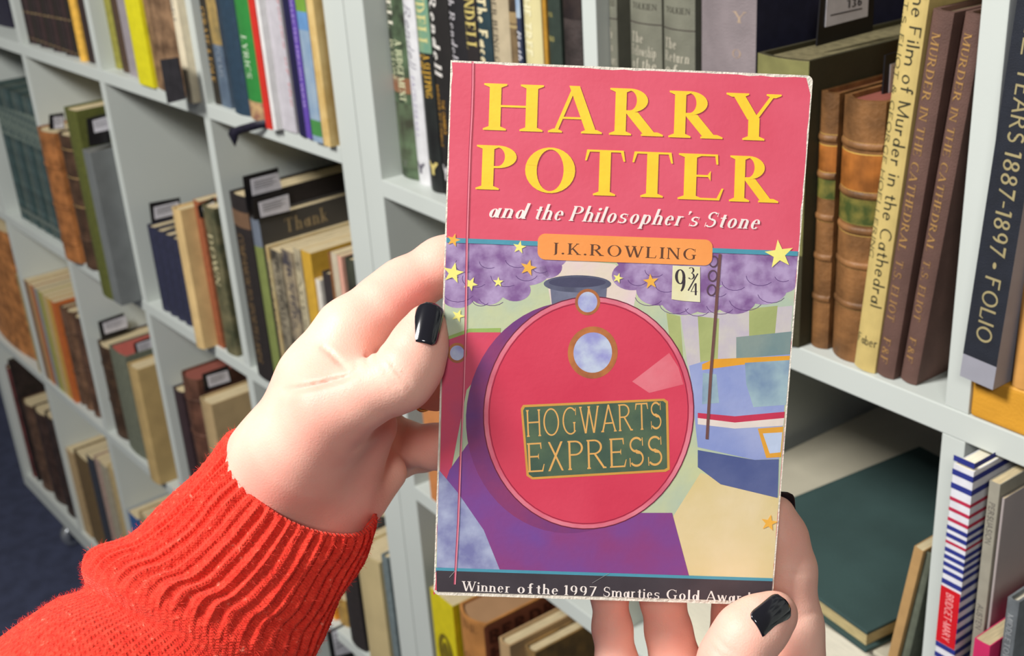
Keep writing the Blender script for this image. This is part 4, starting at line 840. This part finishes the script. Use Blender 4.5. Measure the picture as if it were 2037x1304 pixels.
for s, L, R_ in (('Winner', 107, 272), ('of', 298, 350), ('the', 364, 440), ('1997', 462, 574), ('Smarties', 600, 795), ('Gold', 820, 934), ('Award', 960, 1112)):
    yb = lambda x: 1222.5+(x-107)*.0405
    fit_text(s, 'serif', c7, (L, yb(L)), (R_, yb(R_)), (L+1, yb(L)-34), WH, 'award_lettering', track=.1)
# spine crease, laid flat as a pale line with a darker line beside it
cr = M(c6, [(212, 58), (211, 180), (206, 330), (196, 520), (188, 760), (182, 960)])+M(c7, [(118, 300), (112, 500), (100, 760), (92, 980), (80, 1200)])
layer('spine_crease', strk(cr, .0004), ink((236, 140, 156)))
layer('spine_crease', strk([(x-.0004, y) for x, y in cr], .0003), ink((170, 60, 86)))
layer('scuff', strk(M(c7, [(60, 1175), (82, 1150)]), .0002)+strk(M(c7, [(560, 1195), (620, 1160)]), .00015), ink((150, 150, 150)))
# ------------------------------------------------------------------ hands, grown as one smooth surface each
def C(px, py, dep): return np.array([(px-CX)/FPX*dep, (py-CY)/FPX*dep, dep])      # lens frame, metres (x right, y down, z away)
def surfnet(F, o, h):
    I = F < 0; nx, ny, nz = F.shape
    c = [(i, j, k) for i in (0, 1) for j in (0, 1) for k in (0, 1)]
    sl = lambda a, d: a[d[0]:nx-1+d[0], d[1]:ny-1+d[1], d[2]:nz-1+d[2]]
    cnt = sum(sl(I, d).astype(np.int8) for d in c); act = (cnt > 0) & (cnt < 8)
    idx = -np.ones(act.shape, int); A = np.argwhere(act); idx[act] = np.arange(len(A))
    pos = np.zeros((len(A), 3)); num = np.zeros(len(A))
    for a in c:
        for ax_ in range(3):
            if a[ax_]: continue
            b = list(a); b[ax_] = 1
            fa = F[A[:, 0]+a[0], A[:, 1]+a[1], A[:, 2]+a[2]]; fb = F[A[:, 0]+b[0], A[:, 1]+b[1], A[:, 2]+b[2]]
            m = (fa < 0) != (fb < 0); t = np.where(m, fa/np.where(m, fa-fb, 1), 0)
            q = np.array(a, float)[None]+t[:, None]*(np.array(b)-np.array(a))[None]; pos += q*m[:, None]; num += m
    V = (A+pos/num[:, None])*h+o; Q = []
    for ax_ in range(3):
        u, w = [(1, 2), (2, 0), (0, 1)][ax_]
        s0 = [slice(1, -1)]*3; s0[ax_] = slice(0, -1); s1 = list(s0); s1[ax_] = slice(1, None)
        a, b = I[tuple(s0)], I[tuple(s1)]
        for flip in (0, 1):
            m = (a & ~b) if not flip else (~a & b); g = np.argwhere(m); off = np.ones(3, int); off[ax_] = 0; g = g+off
            eu = np.zeros(3, int); eu[u] = 1; ew = np.zeros(3, int); ew[w] = 1
            k = [g-eu-ew, g-ew, g, g-eu]; q = np.stack([idx[tuple(x.T)] for x in k], 1)
            if flip: q = q[:, ::-1]
            Q.append(q)
    Q = np.concatenate(Q); return V, Q[(Q >= 0).all(1)]
class Sdf:
    def __init__(s, lo, hi, h):
        s.h = h; s.lo = np.array(lo); n = np.ceil((np.array(hi)-s.lo)/h).astype(int)+1
        s.g = np.stack(np.meshgrid(*[s.lo[i]+h*np.arange(n[i]) for i in range(3)], indexing='ij'), -1); s.F = np.full(tuple(n), 1.)
    def cone(s, a, b, ra, rb, g=None):
        g = s.g if g is None else g; ab = b-a; t = np.clip(((g-a) @ ab)/(ab @ ab), 0, 1)
        return np.linalg.norm(g-a-t[..., None]*ab, axis=-1)-(ra+t*(rb-ra))
    def chain(s, pts, k=.003):
        D = None
        for (a, ra), (b, rb) in zip(pts, pts[1:]):
            d = s.cone(a, b, ra, rb); D = d if D is None else smin(D, d, k)
        return D
    def add(s, D, k): s.F = smin(s.F, D, k)
def smin(a, b, k):
    h = np.clip(.5+.5*(b-a)/k, 0, 1); return b*(1-h)+a*h-k*h*(1-h)
def groove(S, pix, amp, wpx, near, fade=True):
    """skin crease along a line of image points, on the side nearer than depth `near`"""
    g = S.g; u = g[..., 0]/g[..., 2]*FPX+CX; v = g[..., 1]/g[..., 2]*FPX+CY; best = None; n = len(pix)-1
    for i in range(n):
        a, b = np.array(pix[i], float), np.array(pix[i+1], float); ab = b-a
        t = np.clip(((u-a[0])*ab[0]+(v-a[1])*ab[1])/(ab @ ab), 0, 1)
        d = np.hypot(u-a[0]-t*ab[0], v-a[1]-t*ab[1]); tt = (i+t)/n; wgt = np.exp(-(d/wpx)**2)*np.sqrt(np.clip(4*tt*(1-tt), 0, 1) if fade else 1)
        best = wgt if best is None else np.maximum(best, wgt)
    S.F = S.F+amp*best*(g[..., 2] < near)
SKIN = mat('skin', (240, 190, 172), .5, 0, 26, .16, 1300, .35, col2=(234, 168, 152), sss=.3, detail=3)
NAIL = mat('black_nail_varnish', (20, 20, 28), .12, .05, 40, 0, 300, .6, coat=1.)
def to_world(V): return V @ RC+EYEV
PB = cpt(610, 950, .478); PER = empty('person', Matrix.Translation(Vector(PB)))
tag(PER, 'person in a red knit sweater, two pale hands with black nails holding up the paperback', 'person')
def relw(V, base=PB): return to_world(np.asarray(V))-base
px = .000185
def surf(S, px_, py_, lift=.0002):
    # depth of the skin under an image point, from the distance field
    for d_ in np.arange(.42, .52, .0001):
        i = np.round((C(px_, py_, d_)-S.lo)/S.h).astype(int)
        if (i < 0).any() or (i >= S.F.shape).any(): continue
        if S.F[tuple(i)] < 0: return C(px_, py_, d_-lift)
    return C(px_, py_, .45)
def mesh_from(S, name, mirror_flip=False):
    V, Q = surfnet(S.F, S.lo, S.h)
    # lens frame is left-handed towards the world (y down, z away is a proper rotation) : keep winding outward
    o = mk(name, relw(V), Q, SKIN, PER, True)
    bm = bmesh.new(); bm.from_mesh(o.data); bmesh.ops.recalc_face_normals(bm, faces=bm.faces)
    for _ in range(2): bmesh.ops.smooth_vert(bm, verts=bm.verts, factor=.4, use_axis_x=True, use_axis_y=True, use_axis_z=True)
    for fc in bm.faces: fc.smooth = True
    bm.to_mesh(o.data); bm.free(); return o
# ---- left hand
H_ = .0009
S = Sdf((-.125, -.055, .415), (.004, .105, .555), H_)
W1_ = C(560, 985, .486)
S.add(S.chain([(C(490, 1080, .484), .0225), (C(560, 935, .480), .0215), (C(655, 775, .470), .0185)], .01), .0001)
S.add(S.chain([(C(560, 1130, .492), .024), (C(640, 985, .490), .0205), (C(722, 845, .482), .0135)], .01), .014)
S.add(S.chain([(C(590, 960, .505), .020), (C(680, 850, .512), .017)], .01), .014)
# back of the hand towards the finger roots
S.add(S.chain([(C(655, 760, .470), .0180), (C(703, 664, .470), .0145)], .01), .012)      # index root
S.add(S.chain([(C(660, 830, .495), .0180), (C(735, 760, .502), .0125)], .01), .012)
S.add(S.chain([(C(665, 900, .505), .0170), (C(742, 850, .518), .0120)], .01), .012)
S.add(S.chain([(C(665, 950, .505), .0150), (C(738, 925, .516), .0110)], .01), .012)
# thumb ball and thumb
S.add(S.chain([(C(590, 905, .466), .0200), (C(664, 812, .454), .0152), (C(715, 790, .449), .0125)], .008), .010)
thumb = S.chain([(C(655, 812, .452), .0135), (C(728, 783, .447), .0112), (C(797, 752, .446), .0112), (C(822, 718, .448), .0104), (C(838, 675, .449), .0088), (C(850, 640, .449), .0066)], .006)
S.add(thumb, .0035)
# index finger
S.add(S.chain([(C(698, 668, .470), .0138), (C(765, 607, .474), .0116), (C(805, 573, .477), .0110), (C(880, 527, .480), .0103), (C(960, 492, .484), .0092), (C(1005, 488, .483), .0080)], .005), .0045)
# middle, ring and little fingers reach behind the book
S.add(S.chain([(C(735, 765, .504), .0115), (C(800, 760, .512), .0100), (C(868, 766, .503), .0094), (C(945, 762, .490), .0082), (C(985, 755, .486), .0074)], .005), .004)
S.add(S.chain([(C(742, 855, .518), .0108), (C(802, 884, .524), .0096), (C(868, 888, .512), .0088), (C(940, 872, .494), .0076), (C(975, 862, .489), .0068)], .005), .003)
S.add(S.chain([(C(738, 925, .514), .0104), (C(785, 915, .531), .0080), (C(845, 902, .540), .0070), (C(905, 892, .528), .0064)], .005), .003)
S.add(S.chain([(C(772, 940, .502), .0078), (C(728, 985, .496), .0098)], .005), .006)
for gy in ((748, 712, 752, 690), (735, 728, 728, 706), (715, 742, 704, 716)): groove(S, [gy[:2], gy[2:]], .0005, 3.2, .472)
for q in range(5): groove(S, [(742+q*11, 742-q*7), (756+q*11, 760-q*7), (768+q*12, 786-q*8)], .0003, 2.6, .446)
groove(S, [(636, 686), (662, 706), (692, 738)], .0011, 5, .47)
groove(S, [(560, 778), (600, 772), (640, 764), (690, 750), (715, 735)], .0016, 6, .475)
groove(S, [(770, 705), (790, 740), (822, 768)], .0006, 4, .445)
groove(S, [(755, 712), (772, 748), (800, 778)], .0004, 4, .445)
groove(S, [(690, 905), (720, 880), (750, 850), (790, 826)], .0010, 7, .49)
groove(S, [(745, 720), (752, 690)], .0005, 3.5, .47); groove(S, [(728, 726), (735, 700)], .0004, 3.5, .47)
LH_S = S; LH = mesh_from(S, 'hand'); LH['label'] = 'left hand, thumb against the book spine'
# ---- right hand
S = Sdf((.010, .030, .405), (.150, .235, .535), H_)
S.add(S.chain([(C(1490, 1640, .470), .026), (C(1510, 1480, .474), .024)], .01), .0001)
S.add(S.chain([(C(1400, 1620, .476), .024), (C(1400, 1460, .482), .0185)], .01), .014)
for P_, r_ in (((1572, 1400, .488), .0140), ((1470, 1390, .494), .0140), ((1380, 1405, .496), .0130), ((1290, 1440, .494), .0120)):
    S.add(S.cone(C(1460, 1520, .478), C(*P_), .0220, r_), .012)
S.add(S.chain([(C(1572, 1400, .488), .0140), (C(1576, 1300, .486), .0118), (C(1577, 1245, .485), .0112), (C(1567, 1130, .483), .0104), (C(1556, 1068, .482), .0092), (C(1545, 1022, .481), .0072)], .005), .005)
S.add(S.chain([(C(1470, 1395, .494), .0130), (C(1458, 1290, .498), .0102), (C(1468, 1215, .496), .0096), (C(1462, 1100, .489), .0085), (C(1450, 1060, .487), .0075)], .005), .005)
S.add(S.chain([(C(1375, 1410, .496), .0120), (C(1340, 1300, .498), .0093), (C(1330, 1255, .496), .0090), (C(1318, 1190, .494), .0086), (C(1300, 1080, .489), .0076)], .004), .004)
S.add(S.chain([(C(1285, 1445, .494), .0105), (C(1226, 1310, .497), .0079), (C(1218, 1250, .496), .0076), (C(1212, 1180, .494), .0070), (C(1215, 1110, .490), .0062)], .004), .004)
S.add(S.chain([(C(1450, 1520, .468), .0190), (C(1440, 1400, .456), .0150), (C(1458, 1315, .450), .0118), (C(1485, 1262, .4495), .0108), (C(1518, 1238, .4505), .0095), (C(1545, 1218, .4520), .0075)], .006), .006)
groove(S, [(1420, 1262), (1440, 1285), (1470, 1304)], .0005, 4, .449); groove(S, [(1408, 1278), (1430, 1300), (1460, 1320)], .0004, 4, .449)
groove(S, [(1560, 1142), (1590, 1139), (1622, 1138)], .0004, 4, .485); groove(S, [(1590, 1225), (1634, 1215)], .0005, 5, .485)
groove(S, [(1296, 1258), (1330, 1256), (1376, 1262)], .0003, 4, .495)
RH_S = S; RH = mesh_from(S, 'hand'); RH['label'] = 'right hand, thumb over the lower corner of the book'
# ---- nails: curved plates with rounded cuticle and free edge
def nail(parent, base, tip, normal, wid, R, name='fingernail', th=.0006, lift=0., skew=0.):
    a = tip-base; L = np.linalg.norm(a); a /= L; n = np.array(normal, float); n -= a*(n @ a); n /= np.linalg.norm(n); b = np.cross(a, n)
    v = []; nu, nv = 16, 14
    for s_ in (0, 1):
        for i in range(nu+1):
            u = i/nu; hw = wid/2*(max(0, 1-(1-min(u/.22, 1))**2)**.5*.32+.68 if u < .22 else (1 if u < .72 else (max(0, 1-((u-.72)/.28)**2.4))**.5*.62+.38))
            for j in range(nv+1):
                t = (j/nv*2-1); x = hw*t; th_ = x/R
                dip = -.0006*(u-.35)**2*8*.4
                r = R+(th if s_ == 0 else 0)*(1-.75*abs(t)**4)
                c = base+a*(u*L+skew*t*L)+n*(r*math.cos(th_)-R+dip+lift)+b*(r*math.sin(th_)); v.append(c)
    N = (nu+1)*(nv+1); f = []
    id_ = lambda s_, i, j: s_*N+i*(nv+1)+j
    for i in range(nu):
        for j in range(nv):
            f.append((id_(0, i, j), id_(0, i, j+1), id_(0, i+1, j+1), id_(0, i+1, j))); f.append((id_(1, i+1, j), id_(1, i+1, j+1), id_(1, i, j+1), id_(1, i, j)))
    for i in range(nu):
        for j in (0, nv): f.append((id_(0, i, j), id_(0, i+1, j), id_(1, i+1, j), id_(1, i, j)))
    for j in range(nv):
        for i in (0, nu): f.append((id_(0, i, j), id_(1, i, j), id_(1, i, j+1), id_(0, i, j+1)))
    o = mk(name, relw(np.array(v)), f, NAIL, parent, True)
    bm = bmesh.new(); bm.from_mesh(o.data); bmesh.ops.recalc_face_normals(bm, faces=bm.faces); bm.to_mesh(o.data); bm.free()
    return o
a_ = surf(LH_S, 838, 682); a2 = surf(LH_S, 848, 640); nail(LH, a_, a_+(a2-a_)*1.92, (-.16, .05, -1), .0116, .0074, lift=.0005)
a_ = surf(RH_S, 1507, 1250); a2 = surf(RH_S, 1537, 1226); nail(RH, a_, a_+(a2-a_)*2.05, (.02, .08, -1), .0128, .0088, lift=.0007)
nn_ = np.array([.5, -.12, .85]); nn_ /= np.linalg.norm(nn_); nail(RH, C(1549, 1036, .481)+nn_*.0074, C(1552, 982, .483)+nn_*.0042, nn_, .011, .0075, lift=.0002)
# gold ring on the left middle finger
v = []; f = []; a = C(852, 764, .505); dr = C(868, 766, .503)-C(800, 760, .512); dr /= np.linalg.norm(dr); e1 = np.cross(dr, [0, 1, 0]); e1 /= np.linalg.norm(e1); e2 = np.cross(dr, e1)
for i in range(48):
    t = i/48*2*math.pi
    for j in range(8):
        p_ = j/8*2*math.pi; r = .0103+.0007*math.cos(p_); v.append(C(858, 768, .5045)+(e1*math.cos(t)+e2*math.sin(t))*r+dr*.0007*math.sin(p_)+dr*.0035*math.sin(t))
for i in range(48):
    for j in range(8): f.append((i*8+j, i*8+(j+1) % 8, ((i+1) % 48)*8+(j+1) % 8, ((i+1) % 48)*8+j))
mk('finger_ring', relw(np.array(v)), f, mat('gold', (214, 164, 90), .25, .05, metal=1.), LH, True)
# ------------------------------------------------------------------ knitted sleeve
def knit_mat():
    m = bpy.data.materials.new('red_knit'); m.use_nodes = True; nt = m.node_tree; N = nt.nodes; L = nt.links; b = N['Principled BSDF']
    b.inputs['Roughness'].default_value = .85; b.inputs['Specular IOR Level'].default_value = .2
    b.inputs['Sheen Weight'].default_value = .25; b.inputs['Sheen Tint'].default_value = (1, .5, .4, 1)
    tc = N.new('ShaderNodeTexCoord'); n = N.new('ShaderNodeTexNoise'); n.inputs['Scale'].default_value = 420; n.inputs['Detail'].default_value = 3
    L.new(tc.outputs['Object'], n.inputs['Vector'])
    r = N.new('ShaderNodeValToRGB'); e = r.color_ramp.elements; e[0].position = .3; e[0].color = (*lin((212, 44, 32)), 1); e[1].position = .66; e[1].color = (*lin((238, 66, 48)), 1)
    x = r.color_ramp.elements.new(.76); x.color = (*lin((244, 128, 108)), 1)
    L.new(n.outputs['Fac'], r.inputs['Fac']); L.new(r.outputs['Color'], b.inputs['Base Color'])
    # knitted V stitches in (around, along) coordinates
    uv = N.new('ShaderNodeUVMap'); sp = N.new('ShaderNodeSeparateXYZ'); L.new(uv.outputs['UV'], sp.inputs[0])
    def math_(op, a, bb=None):
        q = N.new('ShaderNodeMath'); q.operation = op
        for i, z in enumerate((a, bb)):
            if z is None: continue
            if isinstance(z, (int, float)): q.inputs[i].default_value = z
            else: L.new(z, q.inputs[i])
        return q.outputs[0]
    fx = math_('FRACT', math_('MULTIPLY', sp.outputs[0], 110.)); tri = math_('ABSOLUTE', math_('SUBTRACT', fx, .5))
    row = math_('SINE', math_('MULTIPLY', math_('ADD', math_('MULTIPLY', sp.outputs[1], 95.), math_('MULTIPLY', tri, 1.1)), 6.2832))
    hgt = math_('ADD', math_('MULTIPLY', row, .28), math_('MULTIPLY', tri, -1.2)); hgt = math_('ADD', hgt, math_('MULTIPLY', n.outputs['Fac'], 2.6))
    bp = N.new('ShaderNodeBump'); bp.inputs['Strength'].default_value = .6; bp.inputs['Distance'].default_value = .0007
    L.new(hgt, bp.inputs['Height']); L.new(bp.outputs['Normal'], b.inputs['Normal']); return m
KNIT = knit_mat()
def sleeve(parent, secs, rib_until, name='sleeve', nribs=46, amp=.00095, seed=1):
    """secs: (left image point, right image point, centre depth, depth radius, along) from cuff rim backwards"""
    na, ns = 504, 260; v = []; uvs = []; rr_ = random.Random(seed); ph = [rr_.uniform(-.35, .35) for _ in range(nribs)]
    key = np.array([[*l, *r, d, dr] for l, r, d, dr in secs], float); K_ = len(key)
    def cr_(t):
        t = t*(K_-1); i = min(int(t), K_-2); f_ = t-i; p0, p1, p2, p3 = key[max(i-1, 0)], key[i], key[i+1], key[min(i+2, K_-1)]
        return .5*(2*p1+(p2-p0)*f_+(2*p0-5*p1+4*p2-p3)*f_*f_+(3*p1-p0-3*p2+p3)*f_**3)
    for s in range(ns+1):
        t = s/ns; q = cr_(t); A_ = C(q[0], q[1], q[4]); B_ = C(q[2], q[3], q[4]); c = (A_+B_)/2; e1 = (B_-A_)/2; ra = np.linalg.norm(e1); e1n = e1/ra
        q2 = cr_(min(t+.02, 1)); q1 = cr_(max(t-.02, 0)); ax_ = (C((q2[0]+q2[2])/2, (q2[1]+q2[3])/2, q2[4])-C((q1[0]+q1[2])/2, (q1[1]+q1[3])/2, q1[4])); ax_ /= np.linalg.norm(ax_)
        e2 = np.cross(e1n, ax_); e2 /= np.linalg.norm(e2)
        if e2[2] > 0: e2 = -e2           # e2 towards the lens
        tilt = np.array([0, 0, 0.]); 
        a_now = amp*max(0, min(1, (rib_until-t)/.06))*(min(1, .12+t/.03))
        for k in range(na):
            th = k/na*2*math.pi; rb = th/(2*math.pi)*nribs; ii = int(rb) % nribs
            wob = .25*math.sin(t*23+ph[ii]*9)+.15*math.sin(t*51+ii)
            rib = math.cos((rb+wob*.06+.05*math.sin(t*9))*2*math.pi)
            rib = (abs(rib)**.7)*(1 if rib > 0 else -1)
            d = a_now*rib*(.85+ph[ii]*.7)+.0004*math.sin(th*3+t*17)+.00035*math.sin(th*5-t*31)+rr_.gauss(0, .00011)+.0005*math.sin(th*2+t*11)*math.sin(t*19+th)
            p = c+e1n*math.cos(th)*(ra+d)+e2*math.sin(th)*(q[5]+d)
            # the near side of the rim sags back along the arm
            if math.sin(th) > 0: p = p+ax_*.0125*math.sin(th)*max(0, 1-t*1.6)**1
            else: p = p-ax_*.004*math.sin(-th)*max(0, 1-t*3)
            v.append(p); 
    f = [(s*na+k, s*na+(k+1) % na, (s+1)*na+(k+1) % na, (s+1)*na+k) for s in range(ns) for k in range(na)]
    # turned-in rim
    base_n = len(v); q = key[0]
    for s, (off, inn) in enumerate(((.0, .0016), (.004, .0024), (.012, .0026))):
        for k in range(na):
            c = (C(q[0], q[1], q[4])+C(q[2], q[3], q[4]))/2; q2 = key[1]; ax_ = (C((q2[0]+q2[2])/2, (q2[1]+q2[3])/2, q2[4])-c); ax_ /= np.linalg.norm(ax_)
            p = v[k]; cc = c; d = cc-p; d -= ax_*(d @ ax_); d /= np.linalg.norm(d); v.append(p+d*inn+ax_*(off-.0003))
    for s in range(3):
        a0 = 0 if s == 0 else base_n+(s-1)*na; b0 = base_n+s*na
        f += [(a0+(k+1) % na, a0+k, b0+k, b0+(k+1) % na) for k in range(na)]
    V = relw(np.array(v)); o = mk(name, V, f, KNIT, parent, True)
    bm = bmesh.new(); bm.from_mesh(o.data); bmesh.ops.recalc_face_normals(bm, faces=bm.faces); bm.to_mesh(o.data); bm.free()
    me = o.data; ul = me.uv_layers.new(name='UVMap'); li = np.empty(len(me.loops), int); me.loops.foreach_get('vertex_index', li)
    uu = np.where(li < base_n, (li % na)/na, (li % na)/na); vv = np.where(li < base_n, (li//na)/ns, 0)
    # close the seam
    pl = np.empty(len(me.polygons), int); me.polygons.foreach_get('loop_start', pl)
    for j in pl:
        if uu[j:j+4].max()-uu[j:j+4].min() > .5: uu[j:j+4] = np.where(uu[j:j+4] < .5, uu[j:j+4]+1, uu[j:j+4])
    ul.data.foreach_set('uv', np.stack([uu, vv], 1).ravel()); return o, V[:base_n], na, ns
secs = [((466, 852), (750, 1036), .480, .0270), ((428, 893), (730, 1088), .480, .0285), ((378, 952), (704, 1142), .479, .030), ((326, 1008), (676, 1194), .477, .0315), ((266, 1062), (652, 1245), .474, .033),
        ((196, 1092), (632, 1292), .471, .035), ((163, 1128), (612, 1338), .468, .036), ((166, 1172), (585, 1390), .465, .0335), ((112, 1196), (550, 1450), .461, .036), ((52, 1228), (508, 1520), .456, .0385), ((-20, 1282), (450, 1600), .450, .040), ((-130, 1340), (380, 1720), .444, .042), ((-260, 1420), (300, 1850), .438, .043)]
SL, SV, na_, ns_ = sleeve(PER, secs, .50)
SL['label'] = 'red ribbed knit sleeve'
# short wool fibres standing off the knit
def fuzz(SL, SV, na_, ns_, n, smax):
    nor = np.zeros_like(SV); g = SV.reshape(ns_+1, na_, 3); du = np.roll(g, -1, 1)-np.roll(g, 1, 1); dv = np.gradient(g, axis=0); nn = np.cross(du, dv); nn /= np.linalg.norm(nn, axis=-1, keepdims=True)+1e-12
    cen = g.mean(1, keepdims=True); sg = np.sign(((g-cen)*nn).sum(-1, keepdims=True)); nn *= sg
    i = rng.integers(1, smax, n); j = rng.integers(0, na_, n); p = g[i, j]; q = nn[i, j]; rd = rng.normal(size=(n, 3)); rd -= q*(rd*q).sum(1, keepdims=True); rd /= np.linalg.norm(rd, axis=1, keepdims=True)
    L_ = rng.uniform(.0008, .0024, n)[:, None]; m_ = p+q*L_*.55+rd*L_*.4; e_ = p+q*L_*.8+rd*L_*1.0; s = np.cross(q, rd)*.00004
    v = np.concatenate([p-s, p+s, m_-s, m_+s, e_]); k = np.arange(n)
    f = [(a, a+n, a+3*n, a+2*n) for a in k]+[(a+2*n, a+3*n, a+4*n) for a in k]
    o = mk('wool_fuzz', v, f, mat('wool_fibre', (230, 70, 56), .9, .1, 200), SL); o['kind'] = 'stuff'
fuzz(SL, SV, na_, ns_, 14000, ns_)
# cuff of the other sleeve, below the frame
secs2 = [((1385, 1600), (1630, 1600), .478, .0275), ((1375, 1680), (1650, 1680), .478, .030), ((1360, 1760), (1670, 1765), .476, .033), ((1340, 1850), (1700, 1860), .474, .036), ((1320, 1950), (1730, 1960), .470, .038)]
_tmp = sleeve(PER, secs2, 1.2, nribs=42, seed=2)[0]
_tmp['label'] = 'red ribbed knit sleeve'
